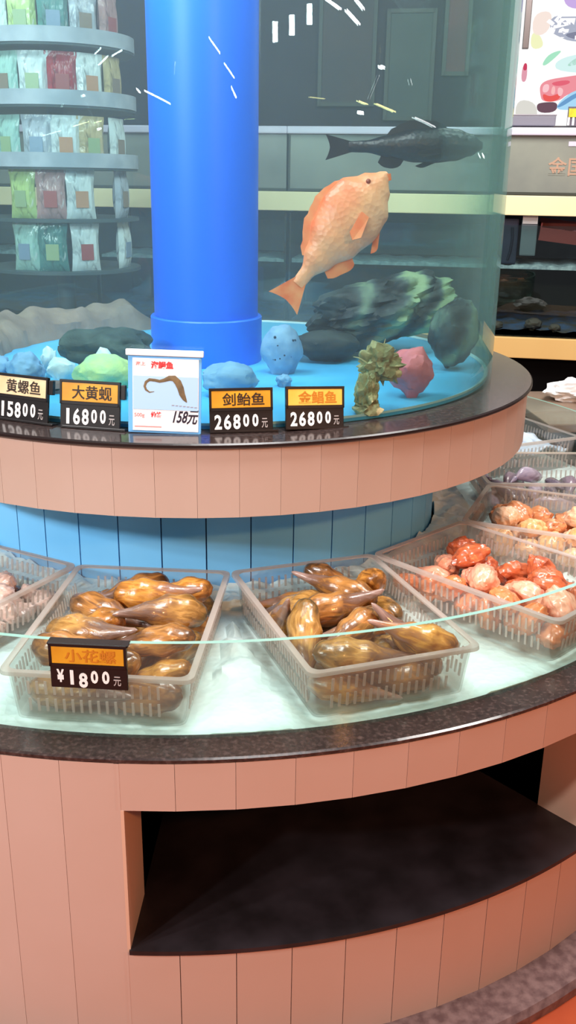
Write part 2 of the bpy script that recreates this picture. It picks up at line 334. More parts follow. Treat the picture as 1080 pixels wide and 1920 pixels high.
SPOTS = [((0.134, -5.144, 2.132), (0.437, -5.134, 2.047), 0.017, 50, (1, 1, 1)), ((0.537, -5.128, 1.998), (0.807, -5.096, 1.92), 0.017, 50, (1, 1, 1)), ((0.724, -5.112, 1.874), (0.856, -5.095, 1.814), 0.021, 55, (1, 1, 1)), ((-1.769, -4.839, 1.851), (-1.69, -4.87, 1.828), 0.017, 40, (1, 1, 1)), ((-1.578, -4.909, 1.841), (-0.907, -5.087, 1.772), 0.017, 40, (1, 1, 1)), ((-0.756, -5.099, 1.999), (-0.79, -5.098, 1.929), 0.01, 14, (1, 1, 1)), ((3.044, -4.062, 2.342), (3.371, -3.786, 2.293), 0.021, 60, (1, 1, 1)), ((3.481, -3.678, 2.291), (3.768, -3.374, 2.217), 0.021, 60, (1, 1, 1)), ((3.665, -3.472, 2.347), (3.838, -3.274, 2.295), 0.021, 55, (1, 1, 1)), ((3.751, -2.582, 1.948), (3.818, -2.472, 1.943), 0.029, 50, (1, 1, 1)), ((3.746, -2.595, 1.908), (3.612, -2.808, 1.787), 0.01, 7, (1, 1, 1)), ((3.418, -3.063, 1.775), (3.583, -2.851, 1.757), 0.013, 26, (1, 0.9, 0.35)), ((3.719, -2.653, 1.763), (4.01, -2.132, 1.722), 0.013, 26, (1, 0.9, 0.35)), ((3.442, -3.038, 1.718), (3.519, -2.941, 1.711), 0.029, 60, (1, 1, 1)), ((2.737, -4.341, 1.826), (3.1, -4.074, 1.818), 0.01, 9, (1, 0.9, 0.35)), ((3.653, -1.406, 1.663), (3.795, -0.776, 1.62), 0.012, 18, (1, 1, 1)), ((3.78, -1.627, 1.854), (3.801, -1.574, 1.826), 0.012, 18, (1, 1, 1)), ((3.213, 0.895, 1.49), (3.171, 1.0, 1.472), 0.014, 40, (1, 1, 1))]

# ------------------------------------------------------------------ materials
M = {}
M['pink_tile'] = solid('pink_tile', lin(199, 170, 157), .35, .4, nscale=3.0, col2=lin(195, 164, 149))
M['pink_grout'] = solid('pink_grout', lin(176, 144, 130), .8)
M['pink_grout_dark'] = solid('pink_grout_dark', lin(95, 62, 50), .8)
M['cream_tile'] = solid('cream_tile', lin(214, 176, 152), .4, .4)
M['blue_tile'] = solid('blue_tile', lin(122, 200, 250), .3, .5, nscale=2.5, col2=lin(114, 192, 246))
M['blue_grout'] = solid('blue_grout', lin(24, 58, 96), .7)
def granite():
    nt = NT('brown_granite')
    p = nt.n('ShaderNodeBsdfPrincipled', i_Roughness=.16)
    tc = nt.n('ShaderNodeTexCoord')
    v = nt.n('ShaderNodeTexNoise', i_Scale=140.0, i_Detail=6.0)
    nt.l(tc.outputs['Object'], v.inputs['Vector'])
    nt.l(ramp(nt, v.outputs['Fac'], [(.3, lin(38, 30, 29)), (.55, lin(58, 46, 44)), (.78, lin(92, 76, 72))]), p.inputs['Base Color'])
    return nt.surf(p.outputs[0])
M['granite'] = granite()
M['dark_edge'] = solid('dark_edge', lin(34, 24, 23), .3)
M['black'] = solid('cabinet_black', lin(14, 11, 11), .6)
M['shelf_stone'] = solid('shelf_stone', lin(30, 25, 27), .35, .4, nscale=14, col2=lin(44, 38, 42))
M['curb'] = solid('curb_granite', lin(120, 98, 96), .3, .5, nscale=60, col2=lin(88, 68, 68))
def ice_mat():
    nt = NT('crushed_ice')
    p = nt.n('ShaderNodeBsdfPrincipled', i_Roughness=.3)
    p.inputs['Base Color'].default_value = lin(222, 243, 240)
    tc = nt.n('ShaderNodeTexCoord')
    v = nt.n('ShaderNodeTexVoronoi', i_Scale=75.0)
    nt.l(tc.outputs['Object'], v.inputs['Vector'])
    b = nt.n('ShaderNodeBump', i_Strength=.25, i_Distance=.006)
    nt.l(v.outputs['Distance'], b.inputs['Height']); nt.l(b.outputs[0], p.inputs['Normal'])
    return nt.surf(p.outputs[0])
M['ice'] = ice_mat()
M['rim_glass'] = glassy('guard_glass', lin(246, 253, 251), lin(176, 218, 208), haze=.04, haze_col=lin(205, 230, 228))
M['rim_edge'] = solid('guard_glass_edge', lin(140, 182, 170), .15, .6)
M['tank_glass'] = glassy('tank_glass', lin(240, 250, 250), lin(150, 206, 190), haze=.018, haze_col=lin(190, 226, 216), f0=.045, edge_haze=.5)
M['tank_floor'] = solid('tank_floor_blue', lin(100, 200, 245), .4, .4, nscale=4, col2=lin(80, 186, 240))
M['silicone'] = solid('white_silicone', lin(205, 238, 245), .4)
def water_mat():
    nt = NT('tank_water')
    s = nt.n('ShaderNodeVolumeScatter', i_Color=lin(220, 226, 246), i_Density=WATER_SCATTER, i_Anisotropy=.2)
    a = nt.n('ShaderNodeVolumeAbsorption', i_Color=lin(190, 205, 228), i_Density=WATER_ABSORB)
    ad = nt.n('ShaderNodeAddShader')
    nt.l(s.outputs[0], ad.inputs[0]); nt.l(a.outputs[0], ad.inputs[1])
    nt.l(ad.outputs[0], nt.out.inputs['Volume'])
    tr = nt.n('ShaderNodeBsdfTransparent')
    nt.l(tr.outputs[0], nt.out.inputs['Surface'])
    return nt.m
WATER_SCATTER, WATER_ABSORB = .085, .04
M['water'] = water_mat()
M['pipe'] = solid('blue_plastic_pipe', lin(0, 106, 236), .4, .5)
M['pipe_collar'] = solid('blue_plastic_collar', lin(0, 112, 240), .4, .5)
M['tray'] = glassy('clear_plastic', lin(251, 251, 250), lin(236, 236, 233), haze=.08, haze_col=lin(240, 236, 232), f0=.06, rough=.06)
M['tray_rim'] = glassy('clear_plastic_rim', lin(250, 248, 246), lin(235, 230, 226), haze=.40, haze_col=lin(252, 240, 232), f0=.10, rough=.08)

def shell_mat(name, stops, rough=.26, axis=0, k=5.5, off=.5, scale=60.0, coat=.45):
    """colour runs along the shell from body to tip, streaked by noise"""
    nt = NT(name)
    p = nt.n('ShaderNodeBsdfPrincipled', i_Roughness=rough)
    p.inputs['Coat Weight'].default_value = coat; p.inputs['Coat Roughness'].default_value = .06
    tc = nt.n('ShaderNodeTexCoord')
    sx = nt.n('ShaderNodeSeparateXYZ'); nt.l(tc.outputs['Object'], sx.inputs[0])
    ns = nt.n('ShaderNodeTexNoise', i_Scale=scale, i_Detail=5.0, i_Distortion=.6)
    mp = nt.n('ShaderNodeMapping'); mp.inputs['Scale'].default_value = (.3, 1.5, 1.5)
    nt.l(tc.outputs['Object'], mp.inputs[0]); nt.l(mp.outputs[0], ns.inputs['Vector'])
    a = nt.n('ShaderNodeMath', operation='MULTIPLY_ADD'); a.inputs[1].default_value = k; a.inputs[2].default_value = off-.5
    nt.l(sx.outputs[axis], a.inputs[0])
    b = nt.n('ShaderNodeMath', operation='MULTIPLY_ADD'); b.inputs[1].default_value = 1.0
    nt.l(ns.outputs['Fac'], b.inputs[0]); nt.l(a.outputs[0], b.inputs[2])
    nt.l(ramp(nt, b.outputs[0], stops), p.inputs['Base Color'])
    bp = nt.n('ShaderNodeBump', i_Strength=.6, i_Distance=.003)
    nt.l(ns.outputs['Fac'], bp.inputs['Height']); nt.l(bp.outputs[0], p.inputs['Normal'])
    return nt.surf(p.outputs[0])
M['snail'] = [shell_mat('snail_golden', [(.1, lin(120, 76, 32)), (.3, lin(182, 120, 50)), (.45, lin(218, 158, 74)), (.62, lin(166, 112, 60)), (.85, lin(150, 116, 100)), (1, lin(186, 152, 140))]),
              shell_mat('snail_brown', [(.1, lin(86, 58, 32)), (.3, lin(142, 96, 50)), (.45, lin(184, 128, 66)), (.62, lin(122, 84, 54)), (.85, lin(124, 96, 84)), (1, lin(166, 138, 128))]),
              shell_mat('snail_olive', [(.1, lin(100, 74, 38)), (.3, lin(158, 114, 56)), (.45, lin(200, 152, 84)), (.65, lin(142, 102, 64)), (.85, lin(112, 88, 76)), (1, lin(144, 118, 106))])]
M['clam'] = [shell_mat('clam_tan', [(.2, lin(150, 108, 84)), (.5, lin(196, 160, 136)), (.8, lin(120, 84, 68))], k=3),
             shell_mat('clam_brown', [(.2, lin(104, 68, 54)), (.5, lin(150, 108, 88)), (.8, lin(88, 58, 48))], k=3),
             shell_mat('clam_pale', [(.2, lin(214, 176, 160)), (.5, lin(226, 200, 188)), (.8, lin(150, 112, 96))], k=3)]
M['cockle'] = [shell_mat('cockle_orange', [(.2, lin(196, 96, 40)), (.5, lin(232, 140, 86)), (.8, lin(180, 84, 40))], k=3),
               shell_mat('cockle_peach', [(.2, lin(226, 140, 104)), (.5, lin(240, 176, 146)), (.8, lin(206, 110, 84))], k=3),
               shell_mat('cockle_rust', [(.2, lin(150, 62, 34)), (.5, lin(208, 108, 66)), (.8, lin(140, 60, 36))], k=3)]
M['amber'] = [shell_mat('amber_shell', [(.2, lin(236, 160, 88)), (.5, lin(246, 196, 140)), (.8, lin(214, 130, 66))], k=3),
              shell_mat('apricot_shell', [(.2, lin(240, 178, 130)), (.5, lin(250, 214, 180)), (.8, lin(226, 150, 96))], k=3),
              shell_mat('copper_shell', [(.2, lin(180, 100, 60)), (.5, lin(220, 150, 100)), (.8, lin(160, 90, 60))], k=3)]
M['fillet'] = [shell_mat('squid_mauve', [(.2, lin(92, 78, 88)), (.5, lin(140, 124, 138)), (.8, lin(112, 100, 116))], k=3),
               shell_mat('squid_grey', [(.2, lin(70, 62, 74)), (.5, lin(110, 100, 116)), (.8, lin(86, 78, 94))], k=3),
               shell_mat('squid_pale', [(.2, lin(150, 138, 156)), (.5, lin(190, 180, 198)), (.8, lin(150, 146, 176))], k=3)]

# ------------------------------------------------------------------ the island
def tile_ring(b, R, z0, z1, n, off, gap, t0=None, t1=None, core=True, thick=.006, mi=0, gi=1):
    """n flat tiles round the axis (those between angles t0 and t1 only), over a grout core"""
    for i in range(n):
        a0 = off + 2*PI*i/n; a1 = a0 + 2*PI/n
        mid = (a0+a1)/2
        if t0 is not None:
            mm = (mid-t0) % (2*PI)
            if mm > (t1-t0): continue
        g = gap/R/2
        P = []
        for r in (R, R-thick):
            for a in (a0+g, a1-g):
                for z in (z0, z1):
                    P.append((r*math.sin(a), -r*math.cos(a), z))
        v = b.verts(P)   # 0 out a0 z0,1 out a0 z1,2 out a1 z0,3 out a1 z1, 4..7 inner
        for q in ((0, 2, 3, 1), (4, 5, 7, 6), (0, 1, 5, 4), (2, 6, 7, 3), (1, 3, 7, 5), (0, 4, 6, 2)):
            b.face([v[k] for k in q], mi)

island = thing('seafood_display_island', 'round tiled seafood counter, pink base and band, blue neck, brown granite ledges', 'display counter')
RB, RL, RT = 1.1657, 1.167, .775
OA, OB = rad(-6.6), rad(36.3)
ZC, ZOB, ZOT, ZL = .03, .2385, .491, .5703
# base wall with its opening
b = MB()
n = 84
stp = 2*PI/n
off = rad(-7.0)-stp*0
tile_ring(b, RB, ZC, ZOB-.006, n, off, .0012, OA-.001, OB+.02)
tile_ring(b, RB, ZOT, ZL, n, off, .0006, OA-.001, OB+.02)
full0 = OB; full1 = 2*PI+OA
# tiles that run the full height
for i in range(72):
    a0 = OB + (full1-full0)*i/73.0; a1 = OB + (full1-full0)*(i+1)/73.0
for z0, z1 in ((ZC, ZL),):
    k = 74
    g = .0006/RB/2
    for i in range(k):
        a0 = full0 + (full1-full0)*i/k; a1 = full0 + (full1-full0)*(i+1)/k
        P = [(r*math.sin(a), -r*math.cos(a), z) for r in (RB, RB-.006) for a in (a0+g, a1-g) for z in (z0, z1)]
        v = b.verts(P)
        for q in ((0, 2, 3, 1), (4, 5, 7, 6), (0, 1, 5, 4), (2, 6, 7, 3), (1, 3, 7, 5), (0, 4, 6, 2)):
            b.face([v[kk] for kk in q], 0)
# solid core (grout) behind the tiles
RC = RB-.004
b.lathe([(RC, ZC), (RC, ZL), (RC-.115, ZL), (RC-.115, ZC)], n=160, a0=full0+.0006, a1=full1-.0006, mi=1, close=True, sm=False)
b.lathe([(RC, ZC), (RC, ZOB-.012), (RC-.115, ZOB-.012), (RC-.115, ZC)], n=40, a0=OA, a1=OB, mi=1, close=True, sm=False)
b.lathe([(RC, ZOT), (RC, ZL), (RC-.115, ZL), (RC-.115, ZOT)], n=40, a0=OA, a1=OB, mi=1, close=True, sm=False)
# jamb linings of the opening
for a, s in ((OA, 1), (OB, -1)):
    ca, sa = math.cos(a), math.sin(a)
    def pt(r, w, z): return (r*sa + w*s*ca, -r*ca + w*s*sa, z)
    v = b.verts([pt(r, w, z) for r in (RB+.0005, RC-.116) for w in (-.001, .004) for z in (ZOB-.006, ZOT)])
    for q in ((0, 2, 3, 1), (4, 5, 7, 6), (0, 1, 5, 4), (2, 6, 7, 3), (1, 3, 7, 5), (0, 4, 6, 2)):
        b.face([v[k] for k in q], 2)
b.build('base_wall', [M['pink_tile'], M['pink_grout_dark'], M['cream_tile']], island)
b = MB()
b.lathe([(RC-.12, .10), (RC-.12, .54), (.72, .54), (.72, .10)], n=60, a0=OA-.25, a1=OB+.25, close=True, sm=False)
bmesh.ops.reverse_faces(b.b, faces=b.b.faces[:])
# remove the front face so that the void is open to the opening
for f in [f for f in b.b.faces if all(abs(math.hypot(v.co.x, v.co.y)-(RC-.12)) < 1e-3 for v in f.verts)]:
    b.b.faces.remove(f)
b.build('cabinet_interior', M['black'], island)
b = MB()
b.lathe([(RB+.004, ZOB-.008), (RB+.004, ZOB), (.725, ZOB), (.725, ZOB-.008)], n=60, a0=OA+.002, a1=OB-.002, close=True, sm=False)
tag(b.build('cabinet_shelf', M['shelf_stone'], island), 'dark stone shelf of the open cabinet')
b = MB()
b.lathe([(1.0, 0), (1.243, 0), (1.243, .018), (1.236, ZC), (1.0, ZC)], n=128, sm=False)
b.build('curb', M['curb'], island)
# lower ledge
b = MB()
b.lathe([(1.1032, ZL-.001), (RL-.004, ZL-.001), (RL, ZL+.002), (RL, ZL+.007), (RL-.004, .579), (1.1032, .579)], n=160, close=True, sm=False)
b.build('lower_ledge', M['granite'], island)
# basin floor and neck
b = MB()
b.lathe([(.50, .545), (1.10, .545), (1.10, .56), (.50, .56)], n=128, close=True, sm=False)
b.build('basin_floor', M['black'], island)
b = MB()
tile_ring(b, .5666, .56, .80, 40, rad(-.8), .0028)
b.lathe([(.5625, .56), (.5625, .80), (.54, .80), (.54, .56)], n=120, mi=1, close=True, sm=False)
b.build('neck_wall', [M['blue_tile'], M['blue_grout']], island)
b = MB()
tile_ring(b, .766, .7996, .9256, 66, rad(-1.6), .0005)
b.lathe([(.763, .7996), (.763, .9256), (.50, .9256), (.50, .7996)], n=132, mi=1, close=True, sm=False)
b.build('upper_band', [M['pink_tile'], M['pink_grout']], island)
b = MB()
b.lathe([(.40, .9256), (RT-.003, .9256), (RT, .928), (RT, .9325), (RT-.003, .935), (.40, .935)], n=160, close=True, sm=False)
for f in b.b.faces:
    if all(math.hypot(v.co.x, v.co.y) > RT-.0035 for v in f.verts): f.material_index = 1
b.build('upper_ledge', [M['granite'], M['dark_edge']], island)
# curved glass guard
b = MB()
b.lathe([(1.112, .5792), (1.112, .7337), (1.104, .7337), (1.104, .5792)], n=160, close=True)
for f in b.b.faces:
    if all(v.co.z > .73 for v in f.verts): f.material_index = 1
b.build('glass_guard', [M['rim_glass'], M['rim_edge']], island)

# ice
b = MB()
nr, na = 46, 360
rings = []
TH = [-57, -33, -9, 15, 39, 63, 87, 111, 135]
def ice_z(r, a):
    p = Vector((r*math.sin(a), -r*math.cos(a), 0))
    lumps = .5+.5*noise.noise(p*28) + .35*noise.noise(p*60)
    d = min(abs((math.degrees(a)-t + 180) % 360-180) for t in TH)
    under = d < math.degrees(.155/max(.6, r)) and .66 < r
    amp = 0.004 if (under or r > .97) else .024*max(0, min(1, (.98-r)/.06))
    edge = .012 if not under and r < .95 else 0
    return .566 + (.0125 if not under else .007) + amp*max(0, lumps)*.9
for i in range(nr):
    r = .572 + (1.1025-.572)*i/(nr-1)
    rings.append(b.verts([(r*math.sin(2*PI*k/na), -r*math.cos(2*PI*k/na), ice_z(r, 2*PI*k/na)) for k in range(na)]))
low = [b.verts([(r*math.sin(2*PI*k/na), -r*math.cos(2*PI*k/na), .5605) for k in range(na)]) for r in (.572, 1.1025)]
for i in range(nr-1):
    for k in range(na):
        b.face([rings[i][k], rings[i][(k+1) % na], rings[i+1][(k+1) % na], rings[i+1][k]], 0, True)
for k in range(na):
    q = (k+1) % na
    b.face([rings[0][k], low[0][k], low[0][q], rings[0][q]]); b.face([rings[-1][k], rings[-1][q], low[1][q], low[1][k]])
    b.face([low[0][k], low[1][k], low[1][q], low[0][q]])
tag(b.build('crushed_ice', M['ice']), 'white crushed ice filling the ring basin under the trays', 'ice', kind='stuff')

# ------------------------------------------------------------------ the tank
tank = thing('fish_tank', 'tall round glass fish tank standing on the upper granite ledge', 'fish tank', (0, 0, .935))
b = MB()
b.lathe([(.6815, 0), (.6815, 1.3), (.6735, 1.3), (.6735, 0)], n=160, close=True)
b.build('glass_wall', M['tank_glass'], tank)
b = MB()
b.lathe([(0, 0), (.672, 0), (.672, .006), (0, .006)], n=128, sm=False)
tag(b.build('tank_floor', M['tank_floor'], tank), 'bright blue tank floor')
b = MB()
b.lathe([(.6725, .0062), (.6725, .011), (.664, .0075), (.664, .0062)], n=160, close=True)
tag(b.build('sealant_bead', M['silicone'], tank), 'pale sealant bead round the tank floor')
b = MB()
b.lathe([(0, .9425), (.671, .9425), (.671, 2.2), (0, 2.2)], n=96)
tag(b.build('tank_water', M['water']), 'hazy blue grey water filling the round tank', 'water', kind='stuff')

pipe = thing('standpipe', 'wide bright blue plastic pipe standing upright in the middle of the tank', 'pipe', (-.002, 0, .9412))
b = MB()
b.lathe([(.124, .0), (.124, 1.2), (.112, 1.2), (.112, 0)], n=64, close=True)
b.build('pipe_tube', M['pipe'], pipe)
b = MB()
b.lathe([(.1245, .0), (.133, .0), (.1335, .003), (.1335, .104), (.131, .107), (.1245, .107)], n=64, close=True)
b.build('pipe_collar', M['pipe_collar'], pipe)

# ------------------------------------------------------------------ fish
def fish_mat(name, c_body, c_back, c_fade, bumpy=True):
    nt = NT(name)
    p = nt.n('ShaderNodeBsdfPrincipled', i_Roughness=.38)
    tc = nt.n('ShaderNodeTexCoord')
    sx = nt.n('ShaderNodeSeparateXYZ'); nt.l(tc.outputs['Object'], sx.inputs[0])
    ns = nt.n('ShaderNodeTexNoise', i_Scale=26.0, i_Detail=4.0); nt.l(tc.outputs['Object'], ns.inputs['Vector'])
    a = nt.n('ShaderNodeMath', operation='MULTIPLY_ADD'); a.inputs[1].default_value = 7.0; a.inputs[2].default_value = .25
    nt.l(sx.outputs[2], a.inputs[0])
    c = nt.n('ShaderNodeMath', operation='MULTIPLY_ADD'); c.inputs[1].default_value = .5
    nt.l(ns.outputs['Fac'], c.inputs[0]); nt.l(a.outputs[0], c.inputs[2])
    nt.l(ramp(nt, c.outputs[0], [(.1, c_fade), (.5, c_body), (.95, c_back)]), p.inputs['Base Color'])
    v = nt.n('ShaderNodeTexVoronoi', i_Scale=110.0); nt.l(tc.outputs['Object'], v.inputs['Vector'])
    bp = nt.n('ShaderNodeBump', i_Strength=.3, i_Distance=.003); nt.l(v.outputs['Distance'], bp.inputs['Height']); nt.l(bp.outputs[0], p.inputs['Normal'])
    return nt.surf(p.outputs[0])

def fish(name, label, loc, L, hgt, wid, rot, mb, mf, meye, prof_h, mid, dorsal, anal, tail=.5, pect=True, mouth=True):
    """head towards local +x, back towards local +z"""
    root = thing(name, label, 'fish', loc)
    root.rotation_euler = rot
    b = MB()
    m, n = 40, 24
    def ip(tab, u):
        for (a, h), (c, g) in zip(tab, tab[1:]):
            if u <= c:
                t = (u-a)/(c-a); t = t*t*(3-2*t)
                return h+(g-h)*t
        return tab[-1][1]
    rings = []
    for i in range(m+1):
        u = i/m
        h = ip(prof_h, u)*hgt/2; w = min(h*.98, wid/2*ip(prof_h, u)**.8*(1 if u > .2 else .4+u*3))
        zc = ip(mid, u)*hgt
        vs = []
        for k in range(n):
            a = 2*PI*k/n
            cz = math.sin(a); cx = math.cos(a)
            vs.append(((u-.5)*L, w*cx*(1-.12*abs(cz)), zc+h*cz))
        rings.append(b.verts(vs))
    for i in range(m):
        for k in range(n):
            b.face([rings[i][k], rings[i][(k+1) % n], rings[i+1][(k+1) % n], rings[i+1][k]], 0, True)
    b.face(rings[0], 0, True); b.face(rings[-1], 0, True)
    body = b.build('body', mb, root)
    def top(u): return ip(mid, u)*hgt + ip(prof_h, u)*hgt/2
    def bot(u): return ip(mid, u)*hgt - ip(prof_h, u)*hgt/2
    def fin(nm, pts_in, pts_out, th=.0022):
        b = MB()
        k = len(pts_in)
        rows = []
        for s in (-1, 1):
            rows.append([b.verts([(x, s*th, z) for x, z in pts_in]), b.verts([(x, s*th*.3, z) for x, z in pts_out])])
        for s in (0, 1):
            I, Oo = rows[s]
            for j in range(k-1):
                b.face([I[j], I[j+1], Oo[j+1], Oo[j]], 0, True)
        for j in range(k-1):
            b.face([rows[0][1][j], rows[0][1][j+1], rows[1][1][j+1], rows[1][1][j]], 0, True)
            b.face([rows[0][0][j], rows[0][0][j+1], rows[1][0][j+1], rows[1][0][j]], 0, True)
        for j in (0, k-1):
            b.face([rows[0][0][j], rows[0][1][j], rows[1][1][j], rows[1][0][j]], 0, True)
        return b.build(nm, mf, root)
    us = [dorsal[0]+(dorsal[1]-dorsal[0])*i/14 for i in range(15)]
    fin('dorsal_fin', [((u-.5)*L, top(u)-.006) for u in us],
        [((u-.5)*L-.02*L, top(u)+dorsal[2]*hgt*(math.sin(PI*(i/14)**.8)**.5)*(1+.12*(i % 2)) ) for i, u in enumerate(us)])
    us = [anal[0]+(anal[1]-anal[0])*i/8 for i in range(9)]
    fin('anal_fin', [((u-.5)*L, bot(u)+.006) for u in us],
        [((u-.5)*L-.03*L, bot(u)-anal[2]*hgt*math.sin(PI*(.12+.8*i/8))**.6) for i, u in enumerate(us)])
    z0 = ip(mid, 0)*hgt
    hh = ip(prof_h, 0)*hgt/2
    ts = [-1+2*i/10 for i in range(11)]
    fin('tail_fin', [(-.5*L+.012, z0+t*hh*.9) for t in ts],
        [(-.5*L-L*.17*(.8+.2*abs(t)**1.4), z0+t*hgt*tail*.5*(1-.1*t*t)) for t in ts])
    us = [.6+.1*i/5 for i in range(6)]
    fin('pelvic_fin', [((u-.5)*L, bot(u)+.006) for u in us], [((u-.5)*L-.10*L, bot(u)-.13*hgt*math.sin(PI*(.2+.6*i/5))) for i, u in enumerate(us)])
    if pect:
        for s in (-1, 1):
            b = MB()
            x0 = .17*L; yw = wid/2*.93
            I = b.verts([(x0, s*yw, -.06*hgt), (x0, s*yw, -.2*hgt)])
            Oo = b.verts([(x0-.17*L, s*(yw+.02), -.10*hgt), (x0-.2*L, s*(yw+.024), -.2*hgt), (x0-.15*L, s*(yw+.02), -.28*hgt)])
            b.face([I[0], Oo[0], Oo[1]]); b.face([I[0], Oo[1], I[1]]); b.face([I[1], Oo[1], Oo[2]])
            o = b.build('pectoral_fin', mf, root)
            md = o.modifiers.new('thick', 'SOLIDIFY'); md.thickness = .002
    for s in (-1, 1):
        b = MB()
        t = bmesh.new(); bmesh.ops.create_uvsphere(t, u_segments=16, v_segments=10, radius=.035*hgt*1.05)
        for f in t.faces: f.smooth = True
        u = .86
        ww = min(ip(prof_h, u)*hgt/2*.98, wid/2*ip(prof_h, u)**.8)
        b.add(t, Matrix.Translation(((u-.5)*L, s*ww*.86, ip(mid, u)*hgt+.12*hgt*ip(prof_h, u)*2)))
        b.build('eye', meye, root)
    if mouth:
        b = MB()
        b.tube([(.5*L-.001, 0, ip(mid, 1)*hgt-.004), (.47*L, 0, ip(mid, .97)*hgt-.012-.02*hgt)], [.006, .004], n=8)
        b.build('mouth', mf, root)
    return root

M['fish_orange'] = fish_mat('fish_orange', lin(242, 168, 122), lin(236, 108, 60), lin(248, 196, 158))
M['fin_orange'] = solid('fin_orange', lin(232, 110, 60), .5, nscale=30, col2=lin(240, 150, 96))
M['eye_dark'] = solid('fish_eye', lin(20, 14, 12), .1)
M['eye_rust'] = solid('fish_eye_rust', lin(150, 62, 34), .15)
M['fish_dark'] = fish_mat('fish_dark', lin(26, 28, 34), lin(10, 11, 14), lin(64, 62, 68))
M['fin_dark'] = solid('fin_dark', lin(16, 17, 22), .5)
PH = [(0, .20), (.1, .22), (.25, .5), (.42, .84), (.6, 1.0), (.75, .92), (.88, .54), (.96, .23), (1, .05)]
MID = [(0, .0), (.4, .0), (.7, .0), (1, -.02)]
FA = math.atan2(1.365-1.165, .355-.195)
fr = fish('red_snapper', 'orange red snapper swimming nose up beside the blue pipe', (.278, -.3, 1.264), .288, .138, .066,
          (0, 0, 0), M['fish_orange'], M['fin_orange'], M['eye_rust'], PH, MID, (.2, .78, .1), (.2, .4, .16), tail=.62)
fr.rotation_euler = (rad(-8), -FA, rad(6))
PH2 = [(0, .3), (.12, .34), (.3, .62), (.5, .95), (.65, 1.0), (.8, .9), (.92, .62), (1, .2)]
fd = fish('dark_grouper', 'black grouper hovering level in the far side of the tank, above the orange fish', (.55, .30, 1.447), .36, .088, .06,
          (rad(6), rad(-2), rad(4)), M['fish_dark'], M['fin_dark'], M['eye_dark'], PH2, MID, (.3, .75, .22), (.25, .42, .3), tail=.8)

# ------------------------------------------------------------------ things lying on the tank floor
def stone(name, label, cat, loc, size, mat, seed, amp=.16, freq=3, flat=0, rotz=0, ridges=0, sub=4, group=None, tilt=(0, 0)):
    b = MB()
    b.add(lump(size, sub, amp, freq, seed, flat, ridges), Matrix.Rotation(tilt[0], 4, 'X') @ Matrix.Rotation(tilt[1], 4, 'Y'))
    z = min(v.co.z for v in b.b.verts)
    for v in b.b.verts: v.co.z -= z
    # sits flat
    for v in b.b.verts:
        if v.co.z < .006: v.co.z = 0
    o = b.build(name, mat)
    o.location = loc; o.rotation_euler = (0, 0, rotz)
    return tag(o, label, cat, group)
ZF = .9412
def banded():
    nt = NT('banded_rock')
    p = nt.n('ShaderNodeBsdfPrincipled', i_Roughness=.6)
    tc = nt.n('ShaderNodeTexCoord')
    mp = nt.n('ShaderNodeMapping'); mp.inputs['Rotation'].default_value = (0, rad(-32), 0)
    nt.l(tc.outputs['Object'], mp.inputs[0])
    w = nt.n('ShaderNodeTexWave', i_Scale=3.4, i_Distortion=5.0, i_Detail=4.0, bands_direction='X')
    w.inputs['Detail Scale'].default_value = 2.2
    nt.l(mp.outputs[0], w.inputs['Vector'])
    n2 = nt.n('ShaderNodeTexNoise', i_Scale=9.0, i_Detail=4.0); nt.l(tc.outputs['Object'], n2.inputs['Vector'])
    sx = nt.n('ShaderNodeSeparateXYZ'); nt.l(tc.outputs['Object'], sx.inputs[0])
    g = nt.n('ShaderNodeMath', operation='MULTIPLY_ADD'); g.inputs[1].default_value = 2.2; g.inputs[2].default_value = .56
    nt.l(sx.outputs[0], g.inputs[0])
    g2 = nt.n('ShaderNodeMath', operation='MULTIPLY'); g2.use_clamp = True
    nt.l(g.outputs[0], g2.inputs[0]); nt.l(w.outputs['Fac'], g2.inputs[1])
    g3 = nt.n('ShaderNodeMath', operation='MULTIPLY_ADD'); g3.inputs[1].default_value = .55
    nt.l(n2.outputs['Fac'], g3.inputs[0]); nt.l(g2.outputs[0], g3.inputs[2])
    nt.l(ramp(nt, g3.outputs[0], [(.25, lin(20, 28, 32)), (.5, lin(58, 70, 70)), (.68, lin(96, 116, 98)), (.95, lin(140, 162, 122))]), p.inputs['Base Color'])
    ns = nt.n('ShaderNodeTexNoise', i_Scale=30.0, i_Detail=5.0); nt.l(tc.outputs['Object'], ns.inputs['Vector'])
    bp = nt.n('ShaderNodeBump', i_Strength=.6, i_Distance=.01); nt.l(ns.outputs['Fac'], bp.inputs['Height']); nt.l(bp.outputs[0], p.inputs['Normal'])
    return nt.surf(p.outputs[0])
M['banded'] = banded()
M['rock_dark'] = solid('rock_dark', lin(38, 56, 58), .7, .3, nscale=18, col2=lin(66, 86, 84), bump=.5)
M['rock_grey'] = solid('rock_grey', lin(58, 66, 66), .7, .3, nscale=14, col2=lin(46, 54, 56), bump=.4)
M['moss'] = solid('moss_yellow_green', lin(198, 226, 150), .8, .2, nscale=22, col2=lin(150, 200, 160), bump=.6)
M['shell_pale'] = solid('shell_pale', lin(205, 228, 232), .45, .4, nscale=22, col2=lin(170, 205, 215), bump=.3)
M['stone_blue'] = solid('stone_blue', lin(128, 172, 206), .6, .3, nscale=16, col2=lin(104, 150, 190), bump=.3)
M['porous'] = solid('porous_blue', lin(132, 170, 200), .7, .3, nscale=30, col2=lin(110, 150, 186), bump=.3)
M['olive'] = solid('olive_coral', lin(148, 140, 102), .8, .2, nscale=60, col2=lin(188, 180, 138), bump=.8)
M['olive_frond'] = solid('olive_frond', lin(186, 174, 132), .7)
M['pink_coral'] = solid('pink_coral', lin(236, 132, 140), .6, .3, nscale=14, col2=lin(210, 108, 122), bump=.4)
